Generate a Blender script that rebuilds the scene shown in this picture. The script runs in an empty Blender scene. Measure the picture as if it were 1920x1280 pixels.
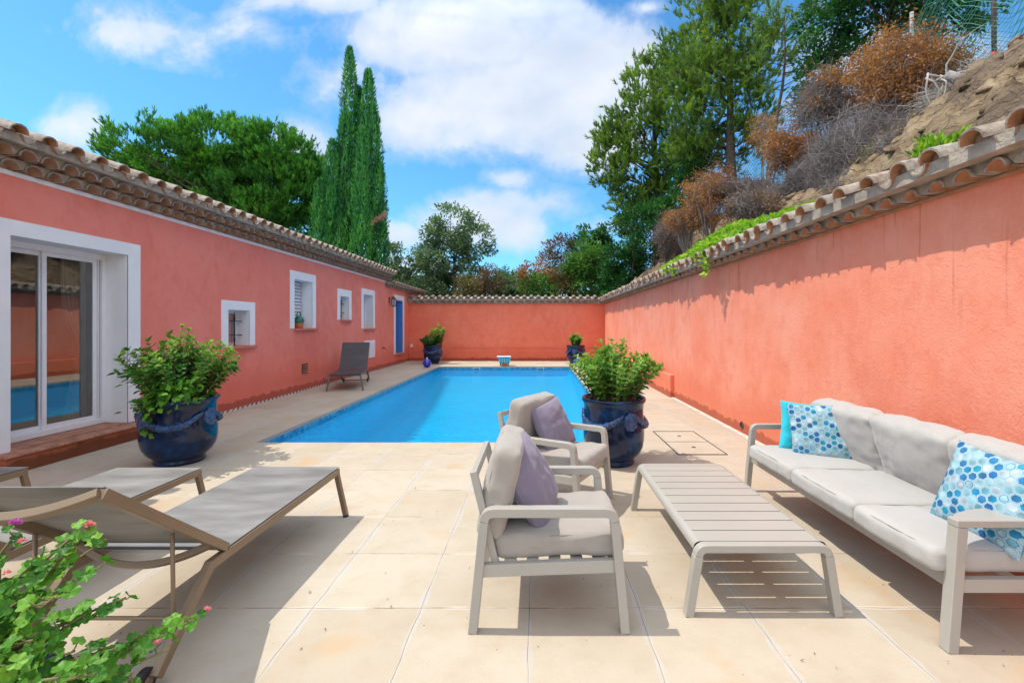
import bpy, math, random
import numpy as np
from mathutils import Vector, Matrix, noise as mnoise

random.seed(7)
rng = np.random.default_rng(11)
R = math.radians
PI = math.pi
scene = bpy.context.scene
COL = scene.collection

# ------------------------------------------------------------------ helpers
class G:
    """collects faces and links them as ONE mesh object"""
    def __init__(s):
        s.v = []; s.f = []; s.m = []
    def add(s, vs, fs, mat=0):
        o = len(s.v)
        s.v.extend([tuple(p) for p in vs])
        for f in fs:
            s.f.append([i + o for i in f]); s.m.append(mat)
        return s
    def box(s, x0, x1, y0, y1, z0, z1, mat=0):
        vs = [(x, y, z) for z in (z0, z1) for y in (y0, y1) for x in (x0, x1)]
        return s.add(vs, [(0,2,3,1),(4,5,7,6),(0,1,5,4),(2,6,7,3),(0,4,6,2),(1,3,7,5)], mat)
    def sweep(s, pts, A, wa, wb, mat=0, caps=True):
        """rectangular section along pts; A = fixed width axis; wb = size in the plane normal"""
        pts = [Vector(p) for p in pts]; A = Vector(A).normalized()
        rings = []
        n = len(pts)
        for i, p in enumerate(pts):
            d0 = (pts[i] - pts[i-1]).normalized() if i > 0 else None
            d1 = (pts[i+1] - pts[i]).normalized() if i < n-1 else None
            if d0 is None: d0 = d1
            if d1 is None: d1 = d0
            t = (d0 + d1).normalized()
            B = A.cross(t).normalized()
            k = 1.0 / max(0.5, t.dot(d1))
            a = A * (wa/2); b = B * (wb/2) * k
            rings.append([p-a-b, p+a-b, p+a+b, p-a+b])
        vs = [q for r in rings for q in r]; fs = []
        for i in range(n-1):
            for j in range(4):
                fs.append((i*4+j, i*4+(j+1) % 4, (i+1)*4+(j+1) % 4, (i+1)*4+j))
        if caps:
            fs.append((3,2,1,0)); e = (n-1)*4; fs.append((e,e+1,e+2,e+3))
        return s.add(vs, fs, mat)
    def tube(s, pts, rad, n=8, mat=0):
        pts = [Vector(p) for p in pts]
        if not hasattr(rad, '__len__'): rad = [rad]*len(pts)
        up = Vector((0,0,1)); rings = []
        d = (pts[1]-pts[0]).normalized()
        x = d.orthogonal().normalized()
        for i, p in enumerate(pts):
            if i == 0: t = pts[1]-pts[0]
            elif i == len(pts)-1: t = pts[-1]-pts[-2]
            else: t = pts[i+1]-pts[i-1]
            t.normalize()
            x = (x - t*x.dot(t))
            if x.length < 1e-6: x = t.orthogonal()
            x.normalize(); y = t.cross(x)
            for k in range(n):
                a = 2*PI*k/n
                rings.append(p + (x*math.cos(a) + y*math.sin(a))*rad[i])
        fs = []
        for i in range(len(pts)-1):
            for k in range(n):
                fs.append((i*n+k, i*n+(k+1) % n, (i+1)*n+(k+1) % n, (i+1)*n+k))
        fs.append(tuple(range(n-1, -1, -1))); e = (len(pts)-1)*n
        fs.append(tuple(range(e, e+n)))
        return s.add(rings, fs, mat)
    def lathe(s, prof, c=(0,0,0), n=40, mat=0, fn=None):
        vs = []; fs = []
        for (r, z) in prof:
            for k in range(n):
                a = 2*PI*k/n
                rr = r if fn is None else fn(r, z, a)
                vs.append((c[0]+rr*math.cos(a), c[1]+rr*math.sin(a), c[2]+z))
        for i in range(len(prof)-1):
            for k in range(n):
                fs.append((i*n+k, i*n+(k+1) % n, (i+1)*n+(k+1) % n, (i+1)*n+k))
        fs.append(tuple(range(n-1, -1, -1)))
        e = (len(prof)-1)*n; fs.append(tuple(range(e, e+n)))
        return s.add(vs, fs, mat)
    def build(s, name, mats, parent=None, smooth=False, bevel=0, seg=2, loc=None, angle=None):
        me = bpy.data.meshes.new(name)
        me.from_pydata(s.v, [], s.f)
        if not isinstance(mats, (list, tuple)): mats = [mats]
        for m in mats: me.materials.append(m)
        me.polygons.foreach_set('material_index', s.m)
        if smooth: me.polygons.foreach_set('use_smooth', [True]*len(s.f))
        me.update()
        o = bpy.data.objects.new(name, me); COL.objects.link(o)
        if parent is not None: o.parent = parent
        if loc is not None: o.location = loc
        if bevel:
            b = o.modifiers.new('bevel', 'BEVEL'); b.width = bevel; b.segments = seg
            b.limit_method = 'ANGLE'; b.angle_limit = R(35)
            b.harden_normals = True
            me.polygons.foreach_set('use_smooth', [True]*len(s.f))
        if angle:
            me.polygons.foreach_set('use_smooth', [True]*len(s.f))
            try: me.set_sharp_from_angle(angle=R(angle))
            except Exception: pass
        return o

def np_mesh(name, V, F, mats, parent=None, rnd=None, smooth=False, midx=None):
    """V (n,3), F (m,k) all faces with k corners"""
    me = bpy.data.meshes.new(name)
    n, m, k = len(V), len(F), F.shape[1]
    me.vertices.add(n); me.vertices.foreach_set('co', np.ascontiguousarray(V, dtype=np.float32).ravel())
    me.loops.add(m*k); me.loops.foreach_set('vertex_index', np.ascontiguousarray(F, dtype=np.int32).ravel())
    me.polygons.add(m)
    me.polygons.foreach_set('loop_start', np.arange(m, dtype=np.int32)*k)
    me.update(calc_edges=True)
    if not isinstance(mats, (list, tuple)): mats = [mats]
    for mt in mats: me.materials.append(mt)
    if midx is not None: me.polygons.foreach_set('material_index', np.asarray(midx, dtype=np.int32))
    if rnd is not None:
        a = me.attributes.new('rnd', 'FLOAT', 'FACE'); a.data.foreach_set('value', np.asarray(rnd, dtype=np.float32))
    if smooth: me.polygons.foreach_set('use_smooth', np.ones(m, dtype=bool))
    me.update()
    o = bpy.data.objects.new(name, me); COL.objects.link(o)
    if parent is not None: o.parent = parent
    return o

def thing(name, label, cat, loc=(0,0,0), rz=0, group=None):
    o = bpy.data.objects.new(name, None); COL.objects.link(o)
    o.empty_display_size = .1
    o.location = loc; o.rotation_euler = (0,0,rz)
    return tag(o, label, cat, group)
def tag(o, label=None, cat=None, group=None, kind=None):
    if label: o['label'] = label
    if cat: o['category'] = cat
    if group: o['group'] = group
    if kind: o['kind'] = kind
    return o
def copy_tree(o, parent=None, label=None):
    c = o.copy(); COL.objects.link(c)
    if parent is not None: c.parent = parent
    if label: c['label'] = label
    for ch in list(o.children): copy_tree(ch, c)
    return c

def rounded(pts, r, n=5):
    """round the inner corners of a polyline; returns list and index spans"""
    pts = [Vector(p) for p in pts]; out = [pts[0]]
    for i in range(1, len(pts)-1):
        a, b, c = pts[i-1], pts[i], pts[i+1]
        u = (a-b).normalized(); v = (c-b).normalized()
        p0 = b+u*r; p1 = b+v*r
        for k in range(n+1):
            t = k/n
            out.append(p0*(1-t)**2 + b*2*t*(1-t) + p1*t*t)
    out.append(pts[-1])
    return out

# ------------------------------------------------------------------ materials
def nm(name):
    m = bpy.data.materials.new(name); m.use_nodes = True
    nt = m.node_tree; bs = nt.nodes['Principled BSDF']
    return m, nt, bs
class NT:
    def __init__(s, nt): s.nt = nt; s.L = nt.links
    def n(s, t, **kw):
        x = s.nt.nodes.new(t)
        for k, v in kw.items(): setattr(x, k, v)
        return x
    def _in(s, sock, v):
        if isinstance(v, bpy.types.NodeSocket): s.L.new(v, sock)
        elif v is not None: sock.default_value = v
    def math(s, op, a, b=None, c=None, clamp=False):
        x = s.n('ShaderNodeMath', operation=op, use_clamp=clamp)
        s._in(x.inputs[0], a)
        if b is not None: s._in(x.inputs[1], b)
        if c is not None: s._in(x.inputs[2], c)
        return x.outputs[0]
    def mix(s, fac, a, b, blend='MIX'):
        x = s.n('ShaderNodeMix', data_type='RGBA', blend_type=blend)
        s._in(x.inputs[0], fac); s._in(x.inputs[6], a); s._in(x.inputs[7], b)
        return x.outputs[2]
    def ramp(s, fac, stops, interp='LINEAR'):
        x = s.n('ShaderNodeValToRGB'); x.color_ramp.interpolation = interp
        e = x.color_ramp.elements
        while len(e) < len(stops): e.new(.5)
        for i, (p, c) in enumerate(stops):
            e[i].position = p; e[i].color = c if len(c) == 4 else (*c, 1)
        s._in(x.inputs[0], fac); return x.outputs[0]
    def coord(s, which='Object'):
        return s.n('ShaderNodeTexCoord').outputs[which]
    def pos(s): return s.n('ShaderNodeNewGeometry').outputs['Position']
    def mapping(s, vec, scale=(1,1,1), rot=(0,0,0), loc=(0,0,0)):
        x = s.n('ShaderNodeMapping'); s.L.new(vec, x.inputs[0])
        x.inputs['Scale'].default_value = scale; x.inputs['Rotation'].default_value = rot; x.inputs['Location'].default_value = loc
        return x.outputs[0]
    def noise(s, vec, scale, detail=4, rough=.55, dist=0, out='Fac'):
        x = s.n('ShaderNodeTexNoise'); s.L.new(vec, x.inputs['Vector'])
        x.inputs['Scale'].default_value = scale; x.inputs['Detail'].default_value = detail
        x.inputs['Roughness'].default_value = rough; x.inputs['Distortion'].default_value = dist
        return x.outputs[out]
    def sep(s, vec):
        x = s.n('ShaderNodeSeparateXYZ'); s.L.new(vec, x.inputs[0]); return x.outputs
    def comb(s, a, b, c=0.0):
        x = s.n('ShaderNodeCombineXYZ'); s._in(x.inputs[0], a); s._in(x.inputs[1], b); s._in(x.inputs[2], c); return x.outputs[0]
    def bump(s, h, strength=.3, dist=.01, normal=None):
        x = s.n('ShaderNodeBump'); s.L.new(h, x.inputs['Height'])
        x.inputs['Strength'].default_value = strength; x.inputs['Distance'].default_value = dist
        if normal is not None: s.L.new(normal, x.inputs['Normal'])
        return x.outputs[0]

def c4(c): return (*c, 1)
def simple(name, col, rough=.6, metal=0, var=.12, scale=8, bump=0, bscale=60, coat=0, bdist=.004, spec=.5):
    m, nt, bs = nm(name); T = NT(nt); p = T.coord()
    n1 = T.noise(p, scale, 4)
    dark = tuple(x*(1-var) for x in col); lite = tuple(min(1, x*(1+var)) for x in col)
    T.L.new(T.ramp(n1, [(.3, dark), (.7, lite)]), bs.inputs['Base Color'])
    bs.inputs['Roughness'].default_value = rough; bs.inputs['Metallic'].default_value = metal
    bs.inputs['Specular IOR Level'].default_value = spec
    if coat: bs.inputs['Coat Weight'].default_value = coat; bs.inputs['Coat Roughness'].default_value = .05
    if bump: T.L.new(T.bump(T.noise(p, bscale, 5), bump, bdist), bs.inputs['Normal'])
    return m

def stucco(name, base, dark, lite, streaks=False, bstr=.5, low=True):
    m, nt, bs = nm(name); T = NT(nt); p = T.pos()
    big = T.noise(p, .7, 5, .6); med = T.noise(p, 5, 5, .65)
    c = T.mix(T.ramp(big, [(.38, (0,0,0)), (.62, (1,1,1))]), c4(base), c4(lite))
    c = T.mix(T.math('MULTIPLY', T.ramp(T.noise(T.mapping(p, scale=(1,1,.6)), 1.9, 7, .72, .5), [(.48, (0,0,0)), (.62, (1,1,1))]), .5), c, c4(tuple(.55*a_+.45*b_ for a_, b_ in zip(base, dark))))
    c = T.mix(T.math('MULTIPLY', T.ramp(med, [(.5, (0,0,0)), (.75, (1,1,1))]), .35), c, c4(dark))
    z = T.sep(p)
    if low:   # rain splash and damp dirt near the ground
        zz = T.math('ADD', z[2], T.math('MULTIPLY', T.noise(p, 1.3, 5), -.7))
        f = T.ramp(zz, [(-.0, (1,1,1)), (.42, (0,0,0))])
        c = T.mix(T.math('MULTIPLY', f, .55), c, c4(dark))
        f2 = T.math('MULTIPLY', T.ramp(T.math('ADD', z[2], T.math('MULTIPLY', T.noise(p, 6, 5), -.22)), [(-.08, (1,1,1)), (.03, (0,0,0))]), .6)
        c = T.mix(f2, c, c4(tuple(x*.35 for x in dark)))
    if streaks:
        pv = T.mapping(p, scale=(1, 9, .8)); st = T.noise(pv, 1.2, 5, .65)
        s1 = T.math('MULTIPLY', T.ramp(st, [(.56, (0,0,0)), (.74, (1,1,1))]), .16)
        c = T.mix(s1, c, c4(dark))
        pv2 = T.mapping(p, scale=(1, 14, .5)); st2 = T.noise(pv2, 1.6, 4, .6)
        hz = T.ramp(z[2], [(.0, (0,0,0)), (1.9/3, (0,0,0)), (2.4/3, (1,1,1))])
        zf = T.math('MULTIPLY', T.math('SUBTRACT', z[2], 1.3), .9, clamp=True)
        s2 = T.math('MULTIPLY', T.math('MULTIPLY', T.ramp(st2, [(.60, (0,0,0)), (.68, (1,1,1))]), zf), .6)
        c = T.mix(s2, c, c4(tuple(x*.55 for x in dark)))
    T.L.new(c, bs.inputs['Base Color'])
    bs.inputs['Roughness'].default_value = .95; bs.inputs['Specular IOR Level'].default_value = .15
    h = T.math('ADD', T.math('MULTIPLY', T.noise(p, 22, 6, .7, 1.2), 1.0), T.math('MULTIPLY', T.noise(p, 130, 3), .35))
    T.L.new(T.bump(h, bstr, .014), bs.inputs['Normal'])
    return m

def leafmat(name, cols, trans=.35, rough=.55, nscale=.8):
    m, nt, bs = nm(name); T = NT(nt)
    a = T.n('ShaderNodeAttribute', attribute_name='rnd').outputs['Fac']
    n1 = T.noise(T.pos(), nscale, 4)
    f = T.math('ADD', T.math('MULTIPLY', a, .6), T.math('MULTIPLY', T.math('SUBTRACT', n1, .3), 1.0), clamp=True)
    k = len(cols)
    col = T.ramp(f, [(i/(k-1)*.9+.05, c) for i, c in enumerate(cols)])
    T.L.new(col, bs.inputs['Base Color']); bs.inputs['Roughness'].default_value = rough
    bs.inputs['Specular IOR Level'].default_value = .3
    tr = T.n('ShaderNodeBsdfTranslucent')
    T.L.new(T.mix(1.0, col, (1.25, 1.25, .55, 1), 'MULTIPLY'), tr.inputs[0])
    mx = T.n('ShaderNodeMixShader'); mx.inputs[0].default_value = trans
    T.L.new(bs.outputs[0], mx.inputs[1]); T.L.new(tr.outputs[0], mx.inputs[2])
    T.L.new(mx.outputs[0], nt.nodes['Material Output'].inputs[0])
    return m

M = {}
M['house'] = stucco('house_stucco', (.84,.235,.175), (.66,.15,.095), (.86,.275,.215), bstr=.35)
M['wall'] = stucco('wall_stucco', (.84,.265,.16), (.68,.165,.085), (.86,.335,.225), streaks=True, bstr=.6)
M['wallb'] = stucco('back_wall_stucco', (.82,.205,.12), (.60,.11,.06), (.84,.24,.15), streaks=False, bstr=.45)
M['white'] = simple('white_render', (.82,.82,.83), .85, var=.05, scale=3, bump=.25, bscale=90)
M['pvc'] = simple('white_frame_paint', (.80,.80,.82), .35, var=.03)
M['terra'] = simple('terracotta_sill', (.42,.19,.12), .8, var=.35, scale=9, bump=.3)
M['redstep'] = stucco('step_render', (.62,.16,.08), (.20,.08,.04), (.70,.20,.10), bstr=.4)
M['sillpaint'] = stucco('sill_render', (.62,.20,.14), (.40,.12,.08), (.66,.22,.15), low=False)
M['mortar'] = simple('cap_mortar', (.36,.31,.25), .95, var=.35, scale=6, bump=.8, bscale=45, bdist=.015)
M['iron'] = simple('wrought_iron', (.035,.03,.03), .55, var=.3)
M['black'] = simple('dark_rubber', (.02,.02,.022), .5, var=.2)
M['shutter'] = simple('shutter_slats', (.66,.68,.72), .5, var=.04)
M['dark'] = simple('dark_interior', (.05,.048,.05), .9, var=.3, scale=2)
M['curtain'] = simple('curtain_voile', (.55,.50,.42), .9, var=.1)
M['bluepaint'] = simple('blue_door_paint', (.07,.22,.60), .5, var=.1)
M['blueshade'] = simple('shaded_blue_paint', (.02,.10,.36), .5, var=.1)  # door blue darkened: shade of the recess is put into the colour
M['alu'] = simple('beige_powdercoat', (.385,.36,.315), .36, var=.03, scale=3)
M['alutaupe'] = simple('taupe_powdercoat', (.22,.155,.095), .38, metal=.2, var=.05)
M['aludark'] = simple('dark_taupe_frame', (.14,.12,.11), .45, var=.05)

def fabric(name, col, var=.06, wv=700, wr=.35, sheen=.3, rough=.9):
    m, nt, bs = nm(name); T = NT(nt); p = T.coord()
    n1 = T.noise(p, 3.5, 4); fine = T.noise(p, 220, 2)
    c = T.ramp(n1, [(.3, tuple(x*(1-var) for x in col)), (.7, tuple(min(1, x*(1+var*.6)) for x in col))])
    c = T.mix(T.math('MULTIPLY', T.math('SUBTRACT', fine, .5), .4, clamp=True), c, c4(tuple(x*.6 for x in col)))
    T.L.new(c, bs.inputs['Base Color']); bs.inputs['Roughness'].default_value = rough
    bs.inputs['Sheen Weight'].default_value = sheen; bs.inputs['Specular IOR Level'].default_value = .2
    h = T.math('ADD', T.math('MULTIPLY', T.noise(T.mapping(p, scale=(1,1.6,1)), 7, 4, .55, .8), 1), T.math('MULTIPLY', fine, .06))
    T.L.new(T.bump(h, wr, .03), bs.inputs['Normal'])
    return m
M['cushion'] = fabric('cushion_fabric', (.345,.31,.27), wr=.2)
M['sofacush'] = fabric('sofa_cushion_fabric', (.42,.40,.37), wr=.2)
M['lavender'] = fabric('lavender_cotton', (.20,.17,.225), wr=.25)
M['turq'] = fabric('turquoise_cotton', (.03,.50,.62), wr=.35)
M['piping'] = simple('seam_piping', (.25,.23,.21), .9)

def sling(name, col, lite):
    m, nt, bs = nm(name); T = NT(nt); p = T.coord()
    st = T.noise(T.mapping(p, scale=(.6,2.2,1)), 3, 5, .6)
    c = T.ramp(st, [(.35, col), (.7, lite)])
    wv = T.noise(T.mapping(p, scale=(300,60,60)), 1, 2); wv2 = T.noise(T.mapping(p, scale=(60,300,60)), 1, 2)
    f = T.math('ADD', wv, wv2)
    c = T.mix(T.ramp(f, [(.85/2, (0,0,0)), (1.15/2, (.4,.4,.4))]), c, c4(tuple(x*.5 for x in col)))
    T.L.new(c, bs.inputs['Base Color']); bs.inputs['Roughness'].default_value = .55
    T.L.new(T.bump(f, .25, .001), bs.inputs['Normal'])
    return m
M['sling'] = sling('taupe_sling_mesh', (.19,.18,.165), (.40,.395,.375))
M['slingdark'] = sling('charcoal_sling_mesh', (.07,.06,.065), (.10,.09,.095))

# glazed blue ceramic
m, nt, bs = nm('blue_glaze'); T = NT(nt); p = T.coord()
n1 = T.noise(p, 3.2, 5, .6, .6)
T.L.new(T.ramp(n1, [(.3, (.0015,.004,.018)), (.55, (.002,.018,.065)), (.8, (.006,.07,.18))]), bs.inputs['Base Color'])
bs.inputs['Roughness'].default_value = .09; bs.inputs['Specular IOR Level'].default_value = .42; bs.inputs['Coat Weight'].default_value = 0; bs.inputs['Coat Roughness'].default_value = .04
T.L.new(T.bump(T.noise(p, 9, 4), .12, .01), bs.inputs['Normal'])
M['glaze'] = m
m, nt, bs = nm('blue_relief_glaze'); T = NT(nt); p = T.coord()
T.L.new(T.ramp(T.noise(p, 30, 5), [(.3, (.003,.01,.05)), (.7, (.015,.10,.30))]), bs.inputs['Base Color'])
bs.inputs['Roughness'].default_value = .2; bs.inputs['Coat Weight'].default_value = .6
T.L.new(T.bump(T.noise(p, 45, 4, .7), 1.0, .02), bs.inputs['Normal'])
M['relief'] = m
M['cobalt'] = simple('cobalt_glass', (.005,.02,.42), .06, var=.2, coat=1)
M['soil'] = simple('potting_soil', (.035,.022,.015), .95, var=.4, scale=40, bump=1, bscale=60)
M['greencan'] = simple('green_can', (.03,.16,.10), .35, var=.2)
M['orangeclay'] = simple('orange_clay', (.50,.14,.05), .6, var=.15)
M['lampmetal'] = simple('rusty_lantern_metal', (.10,.05,.04), .6, var=.3)
M['lampglass'] = simple('lantern_glass', (.35,.38,.42), .15, var=.1)
M['teal'] = simple('teal_plastic', (.05,.42,.45), .3, var=.05)
M['tealwhite'] = simple('pale_plastic', (.65,.74,.74), .3, var=.05)
M['bark'] = simple('bark', (.10,.075,.055), .95, var=.5, scale=14, bump=1, bscale=18, bdist=.05)
M['barkpale'] = simple('dead_wood', (.30,.27,.25), .95, var=.35, scale=14, bump=.8, bscale=18, bdist=.03)
M['mesh_green'] = simple('green_wire', (.05,.27,.19), .5, var=.1)
M['post'] = simple('brown_fence_post', (.13,.075,.07), .7, var=.2)
M['postgrey'] = simple('grey_fence_post', (.30,.29,.28), .8, var=.2)
M['redpaint'] = simple('red_marking_paint', (.55,.03,.05), .7, var=.2)

# roof tiles: weathered outside / clean terracotta inside
def tilemat(name, stops, ns):
    m, nt, bs = nm(name); T = NT(nt); p = T.pos()
    a = T.noise(p, ns, 6, .7); b = T.noise(p, 2.2, 3)
    c = T.ramp(a, stops)
    c = T.mix(T.ramp(b, [(.35, (0,0,0)), (.7, (.35,.35,.35))]), c, (.34,.18,.10,1))
    T.L.new(c, bs.inputs['Base Color']); bs.inputs['Roughness'].default_value = .9
    T.L.new(T.bump(T.noise(p, 60, 6, .7), .7, .008), bs.inputs['Normal'])
    return m
M['tileout'] = tilemat('weathered_tile', [(.30, (.07,.065,.06)), (.42, (.24,.205,.17)), (.55, (.38,.335,.28)), (.75, (.52,.47,.40))], 15)
M['tilein'] = tilemat('terracotta_tile', [(.25, (.16,.095,.06)), (.45, (.42,.20,.10)), (.75, (.56,.32,.18))], 9)
M['tiledark'] = tilemat('mossy_tile', [(.28, (.03,.028,.026)), (.45, (.13,.105,.085)), (.6, (.24,.20,.165)), (.8, (.36,.32,.27))], 13)

# paving
TILE_X0, TILE_Y0, TILE = -.04, 5.30, .576
m, nt, bs = nm('limestone_paving'); T = NT(nt); p = T.pos(); q = T.sep(p)
wob = T.math('MULTIPLY', T.math('SUBTRACT', T.noise(p, 3.0, 3), .5), .030)
wob2 = T.math('MULTIPLY', T.math('SUBTRACT', T.noise(p, 2.6, 3, .5), .5), .016)
tx = T.math('DIVIDE', T.math('SUBTRACT', T.math('ADD', q[0], wob), TILE_X0), TILE)
ty = T.math('DIVIDE', T.math('SUBTRACT', T.math('ADD', q[1], wob2), TILE_Y0), TILE)
def edge(t): # distance to nearest joint in tiles
    fr = T.math('FRACT', T.math('ADD', t, .5)); return T.math('ABSOLUTE', T.math('SUBTRACT', fr, .5))
ex = T.math('MULTIPLY', edge(tx), TILE); ey = T.math('MULTIPLY', edge(ty), TILE)
cell = T.comb(T.math('FLOOR', tx), T.math('FLOOR', ty), 0.0)
wn = T.n('ShaderNodeTexWhiteNoise', noise_dimensions='3D'); T.L.new(cell, wn.inputs[0])
cn = wn.outputs['Value']
big = T.noise(p, .9, 5, .6); med = T.noise(p, 5, 5, .65); fine = T.noise(p, 120, 4, .7)
c = T.ramp(big, [(.3, (.43,.365,.275)), (.5, (.47,.405,.315)), (.7, (.515,.455,.365))])
c = T.mix(T.math('MULTIPLY', cn, .5), c, (.54,.47,.365,1))
cn2 = T.math('GREATER_THAN', T.math('FRACT', T.math('MULTIPLY', cn, 7.3)), .6)
c = T.mix(T.math('MULTIPLY', cn2, .22), c, (.35,.275,.19,1))
c = T.mix(T.math('MULTIPLY', T.ramp(med, [(.46, (0,0,0)), (.75, (1,1,1))]), .42), c, (.38,.30,.20,1))
c = T.mix(T.ramp(fine, [(.30, (.55,.55,.55)), (.44, (0,0,0))]), c, (.36,.27,.17,1))
# rusty round stains here and there
c = T.mix(T.math('MULTIPLY', T.ramp(T.noise(p, 1.7, 3), [(.58, (0,0,0)), (.72, (1,1,1))]), .45), c, (.52,.30,.12,1))
vor = T.n('ShaderNodeTexVoronoi'); T.L.new(p, vor.inputs['Vector']); vor.inputs['Scale'].default_value = 9
speck = T.ramp(vor.outputs['Distance'], [(.02, (1,1,1)), (.05, (0,0,0))])
c = T.mix(T.math('MULTIPLY', speck, .75), c, (.12,.08,.05,1))
# chalky cement smear over the long joints, thin dark line inside
jn = T.noise(p, 2.3, 4, .6)
wx = T.math('MULTIPLY', T.ramp(jn, [(.40, (.15,.15,.15)), (.58, (1,1,1))]), .026)
gx = T.math('LESS_THAN', T.math('ADD', ex, T.math('MULTIPLY', T.math('SUBTRACT', T.noise(p, 30, 3), .5), .012)), wx)
c = T.mix(T.math('MULTIPLY', gx, T.ramp(T.noise(p, 9, 5, .7), [(.32, (.15,.15,.15)), (.60, (.85,.85,.85))])), c, (.47,.445,.41,1))
wy = T.math('MULTIPLY', T.ramp(T.noise(p, 1.7, 4, .6), [(.45, (.2,.2,.2)), (.60, (1,1,1))]), .014)
gy = T.math('LESS_THAN', ey, wy)
c = T.mix(T.math('MULTIPLY', gy, .6), c, (.66,.60,.53,1))
dl = T.math('LESS_THAN', T.math('MINIMUM', T.math('ADD', ex, T.math('MULTIPLY', jn, .003)), ey), .0028)
c = T.mix(T.math('MULTIPLY', dl, T.ramp(T.noise(p, 4.5, 4), [(.36, (.35,.35,.35)), (.55, (.95,.95,.95))])), c, (.15,.10,.06,1))
T.L.new(c, bs.inputs['Base Color']); bs.inputs['Roughness'].default_value = .8; bs.inputs['Specular IOR Level'].default_value = .3
hh = T.math('ADD', T.math('MULTIPLY', fine, .5), T.math('MULTIPLY', T.math('MINIMUM', T.math('MINIMUM', ex, ey), .008), 60))
hh = T.math('ADD', hh, T.math('MULTIPLY', T.math('ADD', med, T.math('MULTIPLY', speck, -1.5)), .6))
T.L.new(T.bump(hh, .45, .004), bs.inputs['Normal'])
M['paving'] = m
M['cement'] = simple('cement_strip', (.60,.55,.47), .95, var=.18, scale=6, bump=.6, bscale=40)
M['earth'] = simple('earth_ground', (.20,.16,.10), .95, var=.35, scale=1.5, bump=.8, bscale=8, bdist=.05)
M['pebble'] = simple('dark_pebbles', (.045,.045,.05), .6, var=.5, scale=25)

# pool lining mosaic
m, nt, bs = nm('pool_mosaic'); T = NT(nt); p = T.pos(); q = T.sep(p)
S = .05
def fr(v): return T.math('FRACT', T.math('DIVIDE', v, S))
cellv = T.comb(T.math('FLOOR', T.math('DIVIDE', q[0], S)), T.math('FLOOR', T.math('DIVIDE', q[1], S)), T.math('FLOOR', T.math('DIVIDE', q[2], S)))
wn = T.n('ShaderNodeTexWhiteNoise', noise_dimensions='3D'); T.L.new(cellv, wn.inputs[0])
c = T.mix(wn.outputs['Value'], (.012,.56,.88,1), (.03,.66,.93,1))
band = T.math('GREATER_THAN', q[2], -.155)
bc = T.mix(wn.outputs['Value'], (.02,.14,.34,1), (.10,.42,.52,1))
c = T.mix(band, c, bc)
T.L.new(c, bs.inputs['Base Color']); bs.inputs['Roughness'].default_value = .25
M['mosaic'] = m

# water: clear tinted surface with rippled reflections
m, nt, bs = nm('pool_water'); T = NT(nt); p = T.pos()
nt.nodes.remove(bs)
tr = T.n('ShaderNodeBsdfTransparent'); tr.inputs[0].default_value = (.34,.89,.985,1)
gl = T.n('ShaderNodeBsdfGlossy'); gl.inputs['Roughness'].default_value = .04
h = T.math('ADD', T.noise(T.mapping(p, scale=(1,1.6,1)), 4.5, 3, .5, .9), T.math('MULTIPLY', T.noise(p, 14, 3, .6, .8), .45))
h = T.math('ADD', h, T.math('MULTIPLY', T.noise(p, .9, 2), 1.5))
bn = T.bump(h, .65, .05)
T.L.new(bn, gl.inputs['Normal'])
fz = T.n('ShaderNodeFresnel'); fz.inputs[0].default_value = 1.33; T.L.new(bn, fz.inputs['Normal'])
mx = T.n('ShaderNodeMixShader'); T.L.new(T.math('MULTIPLY', fz.outputs[0], .6), mx.inputs[0])
T.L.new(tr.outputs[0], mx.inputs[1]); T.L.new(gl.outputs[0], mx.inputs[2])
df = T.n('ShaderNodeBsdfDiffuse'); df.inputs[0].default_value = (.01,.50,.80,1)
h2 = T.math('ADD', T.noise(T.mapping(p, scale=(1,1.5,1)), 5.5, 4, .6, 1.6), T.math('MULTIPLY', T.noise(p, 19, 3, .6, 1.2), .35))
T.L.new(T.bump(h2, 1.0, .16), df.inputs['Normal'])
m2 = T.n('ShaderNodeMixShader'); m2.inputs[0].default_value = .16
T.L.new(mx.outputs[0], m2.inputs[1]); T.L.new(df.outputs[0], m2.inputs[2])
T.L.new(m2.outputs[0], nt.nodes['Material Output'].inputs[0])
M['water'] = m

# window glass
m, nt, bs = nm('window_glass'); T = NT(nt); nt.nodes.remove(bs)
tr = T.n('ShaderNodeBsdfTransparent'); tr.inputs[0].default_value = (.75,.78,.78,1)
gl = T.n('ShaderNodeBsdfGlossy'); gl.inputs['Roughness'].default_value = .0
fz = T.n('ShaderNodeFresnel'); fz.inputs[0].default_value = 1.52
mx = T.n('ShaderNodeMixShader'); T.L.new(T.math('ADD', T.math('MULTIPLY', fz.outputs[0], 1.5), .17, clamp=True), mx.inputs[0])
T.L.new(tr.outputs[0], mx.inputs[1]); T.L.new(gl.outputs[0], mx.inputs[2])
T.L.new(mx.outputs[0], nt.nodes['Material Output'].inputs[0])
M['glass'] = m

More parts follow.
